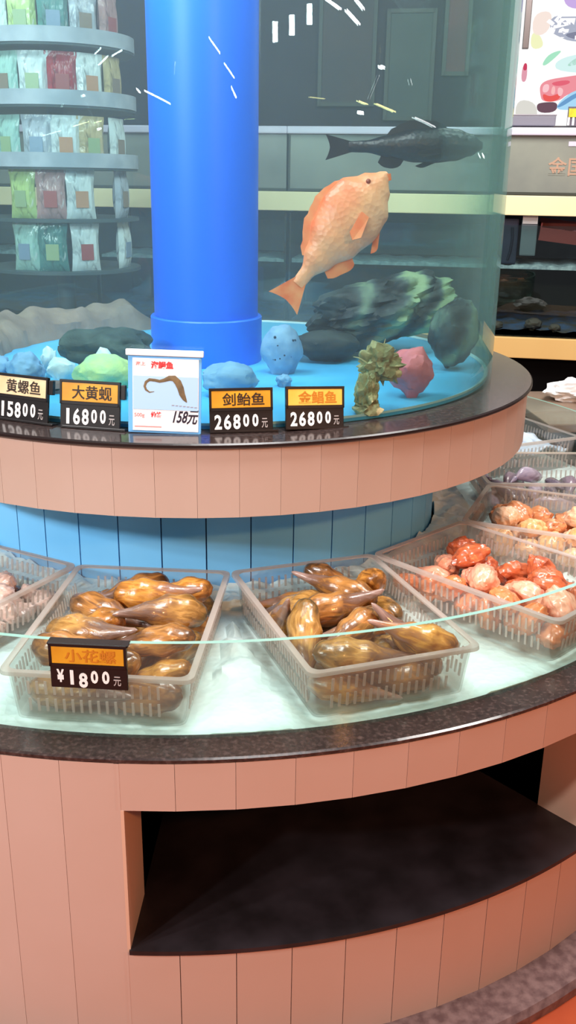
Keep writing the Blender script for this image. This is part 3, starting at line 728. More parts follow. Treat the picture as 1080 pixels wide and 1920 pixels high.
M['stone_reflection_brown'] = solid('brown_patch', lin(120, 98, 92), .7, nscale=18, col2=lin(92, 80, 80), bump=.3)  # brown of the aquarium stones and of the painted floor reflection
stone('banded_rock', 'big slanting rock with dark and pale green bands in the tank', 'rock', (.44, .09, ZF), (.185, .10, .078), M['banded'], 3, .2, 3.4, .1, rad(10), .16, tilt=(0, rad(-12)), sub=5)
stone('banded_rock', 'upright pale banded rock touching the glass behind the pink coral', 'rock', (.575, -.135, ZF), (.06, .05, .074), M['banded'], 8, .16, 3, 0, rad(30), .1, tilt=(0, rad(14)))
stone('slab_rock', 'flat dark grey rock between the pale porous block and the banded rock', 'rock', (.283, -.02, ZF), (.085, .07, .036), M['rock_grey'], 5, .12, 2.4, .1)
b = MB()
b.add(lump((.047, .035, .055), 4, .08, 3, 4, 0), Matrix.Translation((0, 0, .054)))
for v in b.b.verts:
    if v.co.z < .008: v.co.z = 0
rnd = random.Random(4)
M['hole'] = solid('pore_dark', lin(36, 56, 80), .9)
for k in range(11):
    a = rnd.uniform(-.9, .9); z = rnd.uniform(.03, .09)
    t = bmesh.new(); bmesh.ops.create_uvsphere(t, u_segments=10, v_segments=6, radius=.003)
    b.add(t, Matrix.Translation((.048*math.sin(a)*.8, -.0335*math.cos(a)*math.sin(PI*z/.115)**.35, z)), 1)
por = b.build('porous_block', [M['porous'], M['hole']]); por.location = (.168, -.185, ZF)
tag(por, 'pale blue porous block beside the foot of the blue pipe', 'block')
stone('blue_stone', 'low pale blue stone just behind the card with the eel picture', 'stone', (.045, -.42, ZF), (.058, .036, .034), M['stone_blue'], 11, .14, 3)
stone('blue_stone', 'small pale blue stone to the right of the pipe foot', 'stone', (.16, -.33, ZF), (.016, .014, .012), M['stone_blue'], 12, .2, 3)
stone('mossy_mound', 'yellow green mossy mound behind the second price tag', 'rock', (-.205, -.42, ZF), (.062, .05, .04), M['moss'], 14, .12, 3)
stone('dark_rock', 'long dark green rock behind the yellow green mound', 'rock', (-.225, -.17, ZF), (.105, .07, .048), M['rock_dark'], 21, .16, 3, .1)
stone('pale_shell', 'white scalloped shell against the dark green rock above the mound', 'shell', (-.222, -.285, ZF), (.024, .014, .034), M['shell_pale'], 31, .14, 4, 0, 0, .15, 3)
stone('pale_shell', 'pale elongated shell left of the dark green rock', 'shell', (-.31, -.28, ZF), (.033, .016, .023), M['shell_pale'], 33, .18, 4, 0, .4, .15, 3, tilt=(0, rad(25)))
stone('pale_shell', 'upright whitish shell standing behind the blue stones', 'shell', (-.345, -.225, ZF), (.016, .012, .03), M['shell_pale'], 35, .2, 4, 0, 0, .2, 3)
stone('blue_stone', 'larger grey blue stone among the shells above the first price tag', 'stone', (-.385, -.29, ZF), (.038, .028, .032), M['stone_blue'], 41, .16, 3)
stone('blue_stone', 'grey blue stone at the far left of the tank floor', 'stone', (-.455, -.25, ZF), (.036, .028, .026), M['stone_blue'], 43, .16, 3)
stone('floor_reflection', 'flat brown patch shaped for a dim reflection on the tank floor behind the first two price tags', 'stone', (-.325, -.365, ZF), (.07, .042, .008), M['stone_reflection_brown'], 45, .16, 3)  # flat lump whose brown stands in for a dark floor reflection
stone('pink_coral', 'pink pointed lump of coral on the blue tank floor', 'coral', (.41, -.435, ZF), (.046, .036, .046), M['pink_coral'], 52, .2, 2.4, .2, rad(20), .08)
b = MB()
M['tan_band_tone'] = solid('tan_band_tone', lin(150, 136, 122), .7, .3, nscale=12, col2=lin(124, 112, 104), bump=.4)  # tone taken from the tan band that shows over the rear floor
rr = []
for k in range(61):
    t = k/60; a = rad(-88-78*t)
    e = min(1, 8*t, 8*(1-t))
    row = []
    for m, (r, z) in enumerate(((.50, 0), (.51, .035), (.54, .062), (.59, .07), (.63, .05), (.645, 0))):
        d = Vector((a*9, m*.8, 0))
        zz = z*e*(1+.35*noise.noise(d))
        r2 = r+.014*noise.noise(d+Vector((0, 0, 5)))
        row.append(b.b.verts.new((r2*math.sin(a), -r2*math.cos(a), zz)))
    rr.append(row)
for A, B in zip(rr, rr[1:]):
    for m in range(6): b.face([A[m], A[(m+1) % 6], B[(m+1) % 6], B[m]], 0, True)
b.face(rr[0]); b.face(rr[-1])
o = b.build('tan_band_ridge', M['tan_band_tone']); o.location = (0, 0, ZF)  # added ridge standing in for the tan band overlaid there
tag(o, 'low tan ridge added for the tan band overlaid along the back glass, left of the pipe', 'rock')
# olive coral: stem and fronds
oc = thing('olive_coral', 'olive coral with a stubby stem and wiry fronds', 'coral', (.297, -.585, ZF))
b = MB()
b.add(lump((.02, .018, .038), 4, .3, 5, 61), Matrix.Translation((0, 0, .036)))
b.add(lump((.026, .022, .014), 3, .3, 5, 62), Matrix.Translation((.004, 0, .012)))
for v in b.b.verts:
    if v.co.z < .004: v.co.z = 0
b.build('stem', M['olive'], oc)
b = MB()
b.add(lump((.036, .022, .034), 4, .34, 6, 63), Matrix.Translation((.028, .03, .088)))
b.build('crown', M['olive'], oc)
rnd = random.Random(9)
for k in range(14):
    b = MB()
    x0 = rnd.uniform(0, .05); ln = rnd.uniform(.04, .075); a = rnd.uniform(-.9, .9)
    pts = [(x0+ln*math.sin(a)*t, .02+.012*t, .085+ln*math.cos(a)*t-.02*t*t) for t in (0, .25, .5, .75, 1)]
    b.tube(pts, [.0024, .002, .0016, .0012, .0006], n=6)
    b.build('frond', M['olive_frond'], oc)

# ------------------------------------------------------------------ price tags
M['holder'] = solid('holder_black', lin(24, 18, 18), .35)
M['yellow'] = solid('strip_yellow', lin(226, 168, 44), .4, .5, nscale=20, col2=lin(206, 142, 34))
M['yellow_light'] = solid('strip_light_yellow', lin(250, 206, 96), .4, .5, nscale=20, col2=lin(240, 184, 70))
M['yellow_pale'] = solid('strip_pale_cream', lin(246, 226, 186), .4, .5, nscale=20, col2=lin(232, 200, 150))
M['ink'] = solid('ink_dark', lin(44, 26, 12), .6)
M['ink_faded'] = solid('ink_faded', lin(196, 120, 24), .6)
M['digit'] = solid('digit_white', lin(248, 246, 244), .5)
M['digit_grey'] = solid('digit_grey', lin(176, 168, 166), .5)
R90 = (rad(90), 0, 0)
def price_tag(label, th, r, z, w, h, name, digits, strip, ink, lean=12, roll=0, clip=False, hang=False, yen=False):
    a = rad(th)
    root = thing('price_tag', label, 'price tag', (r*math.sin(a), -r*math.cos(a), z))
    root.rotation_euler = (rad(-lean), rad(roll), a)
    root['group'] = 'flip-number price tags'
    b = MB()
    b.box((0, 0, h/2), (w, .005, h), bev=.0012)
    b.box((0, -.003, h*.98), (w*1.0, .005, .004))
    b.box((0, -.003, h*.53), (w, .004, .005))
    for s in (-1, 1): b.box((s*(w/2-.0018), -.003, h*.75), (.0036, .004, h*.5))
    if not hang:
        b.box((w*.06, .006, .0022), (w*1.06, .018, .0044), bev=.001)
    else:
        b.box((0, .006, h*.99), (w*1.04, .018, .003), bev=.0008)
    b.build('holder', M['holder'], root)
    if clip:
        b = MB(); b.box((w/2+.005, .001, h*.8), (.009, .008, h*.3), bev=.001); b.build('clip', M['holder'], root)
    b = MB(); b.box((0, -.0034, h*.755), (w*.93, .002, h*.38), bev=.0006)
    b.build('name_strip', strip, root)
    t = text_mesh(name, h*.30, ink, .0003, .0003, name='name_lettering', parent=root, w=w*.66)
    t.rotation_euler = R90; t.location = (.004, -.0047, h*.755)
    # digits: big white, then two smaller, then the currency character
    k = len(digits)
    x0 = -w*.44
    for i, ch in enumerate(digits):
        last = ch == '元'
        sm = ch in '¥元' or i >= k-3
        hh = h*.40*(1.1 if not sm else (.92 if not last else .62))
        t = text_mesh(ch, hh, M['digit_grey'] if last else M['digit'], .0003, .0010 if not last else .0002, name='price_lettering', parent=root, w=None if ch == '1' else (w*.88/k)*.78*(1 if not sm else .84))
        t.rotation_euler = R90
        t.location = (x0 + w*.88*(i+.5)/k, -.0032, h*.25 - (.004 if (yen and i == 2) else 0) + (.002 if sm and not last else 0) - (.003 if last else 0))
    return root
price_tag('price tag at the left with a cream strip and 158.00 in white', -28.8, .7, .9352, .115, .085, '黄螺鱼', '15800元', M['yellow_pale'], M['ink'], 9, clip=True)
price_tag('price tag with a yellow strip and 168.00 in white', -17.4, .7, .9352, .113, .085, '大黄蚬', '16800元', M['yellow'], M['ink'], 9, clip=True)
price_tag('price tag with dark yellow strip and 268.00, right beside the eel card', 4.7, .702, .9352, .112, .078, '剑鲐鱼', '26800元', M['yellow'], M['ink'], 10)
price_tag('tilted price tag with bright yellow strip and 268.00, nearest the olive coral', 15.6, .705, .9352, .112, .076, '金鲳鱼', '26800元', M['yellow_light'], M['ink_faded'], 12, roll=3)
price_tag('price tag hung on the curved glass guard reading 18.00', -9.0, 1.1185, .6635, .112, .0705, '小花螺', '¥1800元', M['yellow'], M['ink_faded'], 0, hang=True, yen=True)

# card with the eel picture
a = rad(-6.3)
card = thing('price_card', 'white and pale blue eel price card in a clear stand on the ledge', 'price card', (.705*math.sin(a), -.705*math.cos(a), .9353))
card.rotation_euler = (rad(-6), rad(.8), a+rad(-1))
cw, chh = .128, .135
M['acrylic_blue'] = solid('acrylic_blue', lin(120, 190, 246), .15, .6)
M['card_white'] = solid('card_white', lin(250, 248, 250), .5)
M['card_sky'] = solid('card_sky', lin(176, 212, 242), .5)
M['card_red'] = solid('card_red', lin(226, 60, 62), .6)
M['card_pink'] = solid('card_pink', lin(232, 150, 146), .6)
M['card_grey'] = solid('card_grey', lin(160, 150, 160), .6)
M['marker'] = solid('marker_ink', lin(38, 26, 44), .5)
b = MB(); b.box((0, .001, chh/2), (cw, .004, chh), bev=.002); b.box((0, .014, .002), (cw*.96, .03, .004), bev=.001)
b.build('stand', M['acrylic_blue'], card)
b = MB(); b.box((0, -.001, chh+.004), (cw*1.05, .009, .011), bev=.002); b.build('top_bar', M['card_white'], card)
b = MB(); b.box((.002, -.0018, chh*.495), (cw*.9, .0012, chh*.93), bev=.0005); b.build('paper', M['card_white'], card)
b = MB(); b.box((.002, -.0028, chh*.52), (cw*.88, .0006, chh*.43)); b.build('picture_panel', M['card_sky'], card)
def cpt(px, py):   # card photo pixels (of a 1080 px wide view) to the card's own plane
    return ((px-520)/935*cw+.0015, -.0040, (1090-py)/930*chh)
pts = [(380, 590), (320, 600), (275, 570), (258, 530), (275, 480), (320, 450), (390, 455), (450, 465), (510, 450), (570, 425), (630, 425), (680, 470), (715, 540), (735, 610), (765, 665), (795, 705)]
rr = [.0004, .0012, .0019, .0022, .0024, .0026, .0026, .0027, .0032, .0046, .0056, .0062, .0058, .0052, .0036, .0008]
b = MB(); b.tube([cpt(*q) for q in pts], rr, n=10, sy=1.0)
for v in b.b.verts: v.co.y = -.0034 + (v.co.y+.0040)*.12
M['eel'] = solid('eel_brown', lin(96, 82, 62), .5, .4, nscale=60, col2=lin(132, 108, 74))
b.build('eel_picture', M['eel'], card)
def ctext(s, px, py, wpx, size, mat, bold=.0003, shear=0, n='lettering'):
    t = text_mesh(s, size, mat, .0002, bold, shear, n, card, w=wpx/935*cw)
    x, y, z = cpt(px, py); t.rotation_euler = R90; t.location = (x, -.0033 if 360 < py < 780 else -.0027, z)
ctext('海鳗鱼', 478, 275, 285, .0125, M['card_red'], .0006, n='title_lettering')
ctext('海上', 205, 262, 125, .007, M['card_pink'], .0002)
ctext('500g', 190, 880, 130, .009, M['card_pink'], .0001)
ctext('价格', 405, 865, 140, .010, M['card_red'], .0003)
ctext('158元', 780, 885, 330, .028, M['marker'], .0006, .35, 'handwritten_price')
b = MB()
for k in range(7):
    x, y, z = cpt(620+k*48, 745+k*3); b.box((x, -.0034, z), (.0045, .0004, .0012))
b.build('small_print', M['card_grey'], card)
b = MB(); x, y, z = cpt(300, 1012); b.box((x, -.0028, z), (.047, .0004, .0018)); b.build('small_print', M['card_pink'], card)

# ------------------------------------------------------------------ trays with their seafood
TRAY_Z = .5775
def tray_mesh():
    b = MB()
    W0, L0, W1, L1, H, T = TRAY_W-.016, TRAY_L-.016, TRAY_W, TRAY_L, TRAY_H, .0022
    def loop(w, l, z, r=.014):
        pts = []
        for sx, sy, a0 in ((1, 1, 0), (-1, 1, 90), (-1, -1, 180), (1, -1, 270)):
            for k in range(5):
                a = rad(a0+k*22.5)
                pts.append((sx*(w/2-r)+r*math.cos(a), sy*(l/2-r)+r*math.sin(a), z))
        return b.verts(pts)
    loops = [loop(W0-.02, L0-.02, 0), loop(W0, L0, .006), loop(W1, L1, H-.003), loop(W1-2*T, L1-2*T, H-.003), loop(W0-2*T, L0-2*T, .008), loop(W0-.02, L0-.02, T)]
    n = len(loops[0])
    for A, B in zip(loops, loops[1:]):
        for k in range(n):
            b.face([A[k], A[(k+1) % n], B[(k+1) % n], B[k]], 0, True)
    b.face(loops[0]); b.face(loops[-1])
    # pressed ribs standing on the walls
    for s in (-1, 1):
        k = int(L0/.013)
        for i in range(2, k-1):
            y = -L0/2 + .013*i
            for z0, z1 in ((.022, .044), (.052, .074)):
                zc = (z0+z1)/2
                x = s*((W0+(W1-W0)*zc/H)/2+.0006)
                b.box((x, y, zc), (.0022, .0038, z1-z0), 1, Matrix.Rotation(s*math.atan2((W1-W0)/2, H), 3, 'Y'))
        k = int(W0/.013)
        for i in range(2, k-1):
            x = -W0/2 + .013*i
            for z0, z1 in ((.022, .044), (.052, .074)):
                zc = (z0+z1)/2
                y = s*((L0+(L1-L0)*zc/H)/2+.0006)
                b.box((x, y, zc), (.0038, .0022, z1-z0), 1, Matrix.Rotation(-s*math.atan2((L1-L0)/2, H), 3, 'X'))
    return b.mesh('tray_body', [M['tray'], M['tray_rim']])
def rim_mesh():
    b = MB()
    def loop(w, l, z, r=.016):
        pts = []
        for sx, sy, a0 in ((1, 1, 0), (-1, 1, 90), (-1, -1, 180), (1, -1, 270)):
            for k in range(5):
                a = rad(a0+k*22.5)
                pts.append((sx*(w/2-r)+r*math.cos(a), sy*(l/2-r)+r*math.sin(a), z))
        return b.verts(pts)
    H = TRAY_H
    ls = [loop(TRAY_W-.004, TRAY_L-.004, H-.0028), loop(TRAY_W+.014, TRAY_L+.014, H-.0028), loop(TRAY_W+.016, TRAY_L+.016, H-.006), loop(TRAY_W+.018, TRAY_L+.018, H-.006), loop(TRAY_W+.016, TRAY_L+.016, H), loop(TRAY_W-.004, TRAY_L-.004, H)]
    n = len(ls[0])
    for A, B in zip(ls, ls[1:]+ls[:1]):
        for k in range(n):
            b.face([A[k], A[(k+1) % n], B[(k+1) % n], B[k]], 0, True)
    return b.mesh('tray_rim', M['tray_rim'])
TM, RM = tray_mesh(), rim_mesh()
def tray(th, label):
    a = rad(th); r = .8875
    root = thing('seafood_tray', label, 'tray', (r*math.sin(a), -r*math.cos(a), TRAY_Z), a)
    root['group'] = 'clear plastic trays round the island'
    for nm, me in (('tray_body', TM), ('tray_rim', RM)):
        o = bpy.data.objects.new(nm, me); COL.objects.link(o); o.parent = root
    return root
SHM = {}
def shells(kind, mats, key):
    if (kind, key) not in SHM:
        L = []
        for k in range(3):
            b = MB(); b.add(SHELL_MAKERS[kind](k)); L.append(b.mesh(kind, mats[k]))
        SHM[(kind, key)] = L
    return SHM[(kind, key)]
SPOT = {(-1, 1): 'top of the heap by the glass', (0, 1): 'top of the heap mid-tray', (1, 1): 'top of the heap by the blue wall',
        (-1, 0): 'low down by the glass', (0, 0): 'low down mid-tray', (1, 0): 'low down by the blue wall'}
def fill(th, key, kind, mats, mkey, name, cat, hues, noun, where, group, ztop, lift=0):
    a = rad(th); r = .8875
    base = Matrix.Translation((r*math.sin(a), -r*math.cos(a), TRAY_Z+.0035)) @ Matrix.Rotation(a, 4, 'Z')
    ml = shells(kind, mats, mkey)
    srt = {}
    for (k, x, y, z, qw, qx, qy, qz) in PILES[key]:
        o = bpy.data.objects.new(name, ml[k]); COL.objects.link(o)
        from mathutils import Quaternion
        o.matrix_world = base @ Matrix.Translation((x, y, z+lift)) @ Quaternion((qw, qx, qy, qz)).to_matrix().to_4x4()
        v = -1 if y < -.07 else (1 if y > .07 else 0)
        tag(o, '%s %s %s in %s' % (hues[k], noun, SPOT[(v, 1 if z > ztop else 0)], where), cat, group)
tray(-33, 'clear tray of small tan clams, beside the snail tray with the hanging tag')
fill(-33, 'A', 'clam', M['clam'], 'a', 'clam', 'clam', ['tan', 'brown', 'pale'], 'clam', 'the clam tray', 'clams heaped in the left tray', .03)
tray(-9, 'clear tray of brown sea snails behind the hanging 18.00 price tag')
fill(-9, 'B', 'snail', M['snail'], 'a', 'sea_snail', 'sea snail', ['golden', 'brown', 'olive'], 'snail', 'the price-tagged tray', 'sea snails in the tray behind the hanging tag', .05)
tray(15, 'clear tray of brown sea snails with no price tag, in the middle')
fill(15, 'C', 'snail', M['snail'], 'a', 'sea_snail', 'sea snail', ['golden', 'brown', 'olive'], 'snail', 'the untagged middle tray', 'sea snails in the untagged middle tray', .05)
tray(39, 'clear tray of orange cockles next to the untagged snail tray')
fill(39, 'D', 'cockle', M['cockle'], 'a', 'cockle', 'cockle', ['orange', 'peach', 'rust'], 'cockle', 'the orange cockle tray', 'orange cockles on the right', .035)
tray(63, 'clear tray of amber shells behind the orange cockle tray')
fill(63, 'E', 'cockle', M['amber'], 'b', 'cockle', 'cockle', ['amber', 'apricot', 'copper'], 'cockle', 'the amber cockle tray', 'amber cockles on the right', .035)
tray(87, 'clear tray of mauve grey squid on the right side of the island')
fill(87, 'F', 'fillet', M['fillet'], 'a', 'squid', 'squid', ['mauve', 'dark grey', 'pale lilac'], 'squid', 'the squid tray', 'squid on the right', .025)
tg = tray(111, 'clear tray with a pale blue plastic sheet, behind the squid tray')
b = MB()
g = [[None]*25 for _ in range(33)]
for i in range(33):
    for j in range(25):
        x = -.12+.24*j/24; y = -.182+.364*i/32
        g[i][j] = b.b.verts.new((x, y, .05+.026*noise.noise(Vector((x*14, y*14, 2)))+.012*noise.noise(Vector((x*40, y*40, 5)))))
for i in range(32):
    for j in range(24):
        b.face([g[i][j], g[i][j+1], g[i+1][j+1], g[i+1][j]], 0, True)
M['blue_sheet'] = solid('blue_sheet', lin(176, 202, 228), .3, .5, nscale=9, col2=lin(214, 226, 236))
o = b.build('plastic_sheet', M['blue_sheet'])
md = o.modifiers.new('thick', 'SOLIDIFY'); md.thickness = .004
a = rad(111); o.location = (.8875*math.sin(a), -.8875*math.cos(a), TRAY_Z+.004); o.rotation_euler = (0, 0, a)
tag(o, 'crumpled pale blue plastic sheet lying in the tray behind the squid', 'plastic sheet')

# ------------------------------------------------------------------ room
M['floor'] = solid('floor_tile', lin(150, 62, 36), .25, .5, nscale=5, col2=lin(170, 78, 44))
b = MB(); b.box((0.5, -.5, -.05), (9, 8.4, .1))
tag(b.build('floor', M['floor']), 'red brown floor round the foot of the island', kind='structure')
M['wall_dark'] = solid('wall_dark', lin(58, 54, 62), .8, .2, nscale=1.2, col2=lin(44, 42, 50))
RX, RY, RA = 1.6, 2.2, rad(-15)
def rack_obj(o):
    o.location = (RX, RY, 0); o.rotation_euler = (0, 0, RA); return o
def at_rack(x, y, z):
    return (RX+x*math.cos(RA)-y*math.sin(RA), RY+x*math.sin(RA)+y*math.cos(RA), z)
b = MB(); b.box((-1.0, .85, 1.5), (7.4, .1, 3.2)); rack_obj(tag(b.build('wall_back', M['wall_dark']), kind='structure'))
M['cream'] = solid('fascia_cream', lin(250, 238, 190), .45)
M['ochre'] = solid('fascia_ochre', lin(244, 200, 128), .45)
M['rack_black'] = solid('rack_black', lin(9, 8, 9), .8, .1)
rack = thing('aquarium_rack', 'long rack of shop aquariums along the back with cream and ochre boards', 'rack', (RX, RY, 0), RA)
b = MB(); b.box((-1.0, .015, 1.2605), (5.0, .03, .089), bev=.004); b.build('upper_fascia', M['cream'], rack)
b = MB(); b.box((-1.0, .015, .598), (5.0, .03, .10), bev=.004); b.build('lower_fascia', M['ochre'], rack)
b = MB(); b.box((-1.0, .35, .64), (5.0, .6, .02)); b.box((-1.0, .35, 1.295), (5.0, .6, .02)); b.build('deck', M['rack_black'], rack)
b = MB(); b.box((-1.0, .62, .64), (5.0, .03, 1.28)); b.build('back_panel', M['rack_black'], rack)
b = MB(); b.box((-1.0, .12, .27), (5.0, .03, .54)); b.build('shade_panel', M['rack_black'], rack)  # black sheet standing in for the dark space under the rack
for x in (-2.25, -1.25, -.25, .75):
    b = MB(); b.box((x, .10, .28), (.05, .05, .56)); b.build('leg', solid('rack_leg', lin(30, 28, 32), .5), rack)
M['aq_front'] = solid('upper_front_grey_green', lin(146, 150, 140), .2, .5, nscale=2.4, col2=lin(120, 124, 122))
M['aq_ledge'] = solid('lavender_ledge', lin(214, 208, 228), .3)
M['aq_glass'] = glassy('aquarium_glass', lin(232, 244, 242), lin(170, 200, 195), f0=.05)
M['aq_back'] = solid('aquarium_back_dark', lin(58, 58, 50), .7, .3, nscale=3, col2=lin(44, 46, 44))
M['aq_zone'] = solid('aquarium_upper_grey', lin(120, 124, 134), .5, nscale=4, col2=lin(92, 96, 108))
M['foam'] = solid('water_foam', lin(214, 218, 228), .4, .4, nscale=40, col2=lin(160, 165, 180), bump=.5)
M['aq_gravel'] = solid('aquarium_gravel_blue', lin(96, 110, 150), .6, .3, nscale=16, col2=lin(110, 92, 84), bump=.4)
M['faint_orange'] = solid('faint_orange', lin(186, 150, 128), .5)
M['dark_seam'] = solid('dark_seam', lin(60, 64, 56), .5)
names = ['at the far left end of the rack', 'behind the packaged goods stand', 'behind the middle of the round tank', 'beside the round tank on the right']
for i, x0 in enumerate((-3.25, -2.25, -1.25, -.25)):
    x = x0+.5
    up = thing('upper_aquarium', 'grey green upper aquarium %s' % names[i], 'aquarium', (RX, RY, 0), RA)
    up.location = at_rack(x, 0, 1.306); up['group'] = 'upper row of shop aquariums'
    b = MB(); b.box((0, .012, .130), (.99, .014, .258)); b.build('front_panel', M['aq_front'], up)
    for s in (-1, 1):
        b = MB(); b.box((s*.488, .28, .130), (.014, .52, .258)); b.build('side_panel', M['aq_front'], up)
    b = MB(); b.box((0, .545, .130), (.96, .012, .258)); b.build('rear_panel', M['aq_front'], up)
    b = MB(); b.box((0, .10, .276), (1.0, .24, .034), bev=.006); b.build('top_ledge', M['aq_ledge'], up)
    b = MB(); b.box((0, .0035, .008), (.99, .003, .012)); b.box((-.49, .0035, .13), (.008, .003, .25)); b.build('seam', M['dark_seam'], up)
    if i == 3:
        t = text_mesh('金国', .085, M['faint_orange'], .0008, .001, name='faded_lettering', parent=up); t.rotation_euler = R90; t.location = (-.20, .0035, .128)
        b = MB(); b.box((.05, .003, .225), (.5, .002, .02)); b.build('pale_strip', M['aq_ledge'], up)
    lo = thing('lower_aquarium', 'dark lower aquarium %s' % names[i], 'aquarium', at_rack(x, .03, .6505), RA)
    lo['group'] = 'lower row of shop aquariums'
    b = MB(); b.box((0, .005, .26), (.985, .008, .52)); b.build('front_glass', M['aq_glass'], lo)
    for s in (-1, 1):
        b = MB(); b.box((s*.488, .25, .28), (.008, .48, .55)); b.build('side_panel', M['aq_back'], lo)
    b = MB(); b.box((0, .50, .17), (.96, .012, .34)); b.build('back_panel', M['aq_back'], lo)
    b = MB(); b.box((0, .50, .455), (.96, .012, .23)); b.build('splash_panel', M['aq_zone'], lo)
    b = MB()
    G = []
    for p in range(61):
        xx = -.48+.96*p/60
        G.append(b.verts([(xx, .02, .318), (xx, .02, .336+.012*noise.noise(Vector((xx*20+i*9, 0, 0)))), (xx, .30, .345+.01*noise.noise(Vector((xx*14+i*9, 2, 0)))), (xx, .30, .318)]))
    for A, B in zip(G, G[1:]):
        for q in range(4): b.face([A[q], B[q], B[(q+1) % 4], A[(q+1) % 4]], 0, q == 1)
    b.face(G[0]); b.face(G[-1])
    b.build('foamy_water_surface', M['foam'], lo)
    b = MB()
    G = []
    for p in range(49):
        xx = -.48+.96*p/48
        G.append([b.b.verts.new((xx, .02+.46*q/10, .03+.02*noise.noise(Vector((xx*12+i*5, q*.6, 1)))+.004*q)) for q in range(11)])
    for p in range(48):
        for q in range(10): b.face([G[p][q], G[p+1][q], G[p+1][q+1], G[p][q+1]], 0, True)
    b.build('gravel', M['aq_gravel'], lo)
# things above the water line of the right-hand lower aquarium
M['navy'] = solid('navy_plastic', lin(44, 48, 74), .5, nscale=14, col2=lin(34, 38, 62))
M['grey_box'] = solid('grey_plastic', lin(112, 118, 128), .5)
M['maroon'] = solid('maroon_plastic', lin(140, 52, 50), .5)
M['pinkish'] = solid('pink_shellfish', lin(214, 132, 138), .4, nscale=20, col2=lin(190, 100, 106))
fb = thing('filter_box', 'tall navy filter box hanging inside the right lower aquarium', 'filter box', at_rack(-.185, .06, .99), RA)
b = MB(); b.box((0, .03, .105), (.10, .06, .21), bev=.008); b.build('box_body', M['navy'], fb)
b = MB(); b.tube([(.02, -.004, .17), (.025, -.006, .12), (.02, -.004, .06), (.01, -.003, .02)], .006, n=8); b.build('hose', solid('hose', lin(24, 24, 46), .5), fb)
gb = thing('pump_box', 'grey pump box with a white top label beside the navy filter box', 'pump box', at_rack(-.085, .06, 1.03), RA)
b = MB(); b.box((0, .03, .075), (.075, .06, .15), bev=.006); b.build('box_body', M['grey_box'], gb)
b = MB(); b.box((0, -.001, .165), (.07, .008, .035)); b.box((0, .03, .155), (.07, .05, .012)); b.build('label_plate', M['card_white'], gb)
cr = thing('crate', 'maroon crate tilted on the edge of the right lower aquarium', 'crate', at_rack(.14, .06, 1.085), RA)
cr.rotation_euler = (0, rad(6), RA)
b = MB()
b.box((0, .07, .004), (.36, .14, .008)); b.box((0, .001, .03), (.36, .006, .06)); b.box((0, .139, .05), (.36, .006, .1))
for s in (-1, 1): b.box((s*.178, .07, .04), (.006, .14, .08))
b.build('crate_body', M['maroon'], cr)
for k, (x, z, s) in enumerate(((.065, 1.125, .03), (.135, 1.128, .026), (.21, 1.12, .03))):
    b = MB(); b.add(lump((s, s*.8, s*.9), 3, .2, 3, 70+k)); o = b.build('shellfish', M['pinkish']); o.location = at_rack(x, .115, z)
    tag(o, 'pink shellfish in the maroon crate, ' + ('next to the grey pump box', 'middle one of three', 'farthest from the pump box')[k], 'shellfish', 'pink shellfish in the maroon crate')
for k, (x, y, s) in enumerate(((-.2, .08, .035), (-.02, .1, .045), (.08, .07, .03))):
    pos = at_rack(x, y, .672)
    stone('river_stone', ('brown pebble by the left end of the right lower aquarium', 'largest brown stone in the right lower aquarium', 'small stone at the right in the lower aquarium')[k], 'stone', pos, (s, s*.8, s*.6), M['stone_reflection_brown'], 80+k, .18, 3, sub=3)

# light box with the seafood picture
def LB(px, py):
    return (-.25+(px-942.5)/428.0, 1.607+.002145*(235-py))
lb = thing('light_box', 'bright backlit seafood picture above the upper aquarium on the right', 'light box', (RX, RY, 0), RA)
b = MB(); b.box((.44, .15, 1.98), (1.29, .09, .745)); b.build('case', solid('case_grey', lin(120, 118, 118), .4), lb)
b = MB(); b.box((.44, .10, 1.98), (1.285, .012, .735)); b.build('lit_panel', emit('lit_panel', lin(250, 250, 248), 1.08), lb)
def patch(name, pts, col, lay, s=1.0, n=3):
    b = MB()
    P = [LB(*q) for q in pts]
    # smooth the outline a little
    for _ in range(2):
        Q = []
        for i in range(len(P)):
            p, q = P[i], P[(i+1) % len(P)]
            Q += [(p[0]*.75+q[0]*.25, p[1]*.75+q[1]*.25), (p[0]*.25+q[0]*.75, p[1]*.25+q[1]*.75)]
        P = Q
    y1, y0 = .0935-.0012*lay, .0945
    f = b.verts([(x, y1, z) for x, z in P]); g = b.verts([(x, y0, z) for x, z in P])
    b.face(f); b.face(list(reversed(g)))
    for i in range(len(P)): b.face([f[i], f[(i+1) % len(P)], g[(i+1) % len(P)], g[i]])
    return b.build(name, emit(name, col, s), lb)
patch('lavender_band', [(1036, -30), (1190, -60), (1190, 12), (1080, 10), (1040, 4)], lin(204, 176, 232), 1)
patch('peach_wash', [(984, 15), (1020, 10), (1016, 52), (985, 60)], lin(250, 232, 222), 1)
patch('yellow_wash', [(983, 50), (1000, 55), (1010, 80), (984, 84)], lin(244, 246, 196), 1)
patch('grey_banner', [(1014, 16), (1150, 12), (1150, 72), (1060, 70), (1036, 60), (1018, 50)], lin(176, 182, 200), 1)
patch('banner_shade', [(1040, 52), (1150, 44), (1150, 70), (1060, 66)], lin(132, 136, 158), 2)
t = text_mesh('海鲜', .135, emit('banner_white', lin(252, 250, 254), 1.1), .0004, .0035, .12, 'banner_lettering', lb); t.rotation_euler = R90; x, z = LB(1066, 38); t.location = (x, .0905, z)
patch('green_leaf', [(1008, 112), (1020, 92), (1046, 84), (1032, 100), (1014, 116)], lin(172, 232, 200), 1)
patch('green_leaf', [(1052, 118), (1070, 100), (1090, 96), (1080, 112)], lin(168, 214, 196), 1)
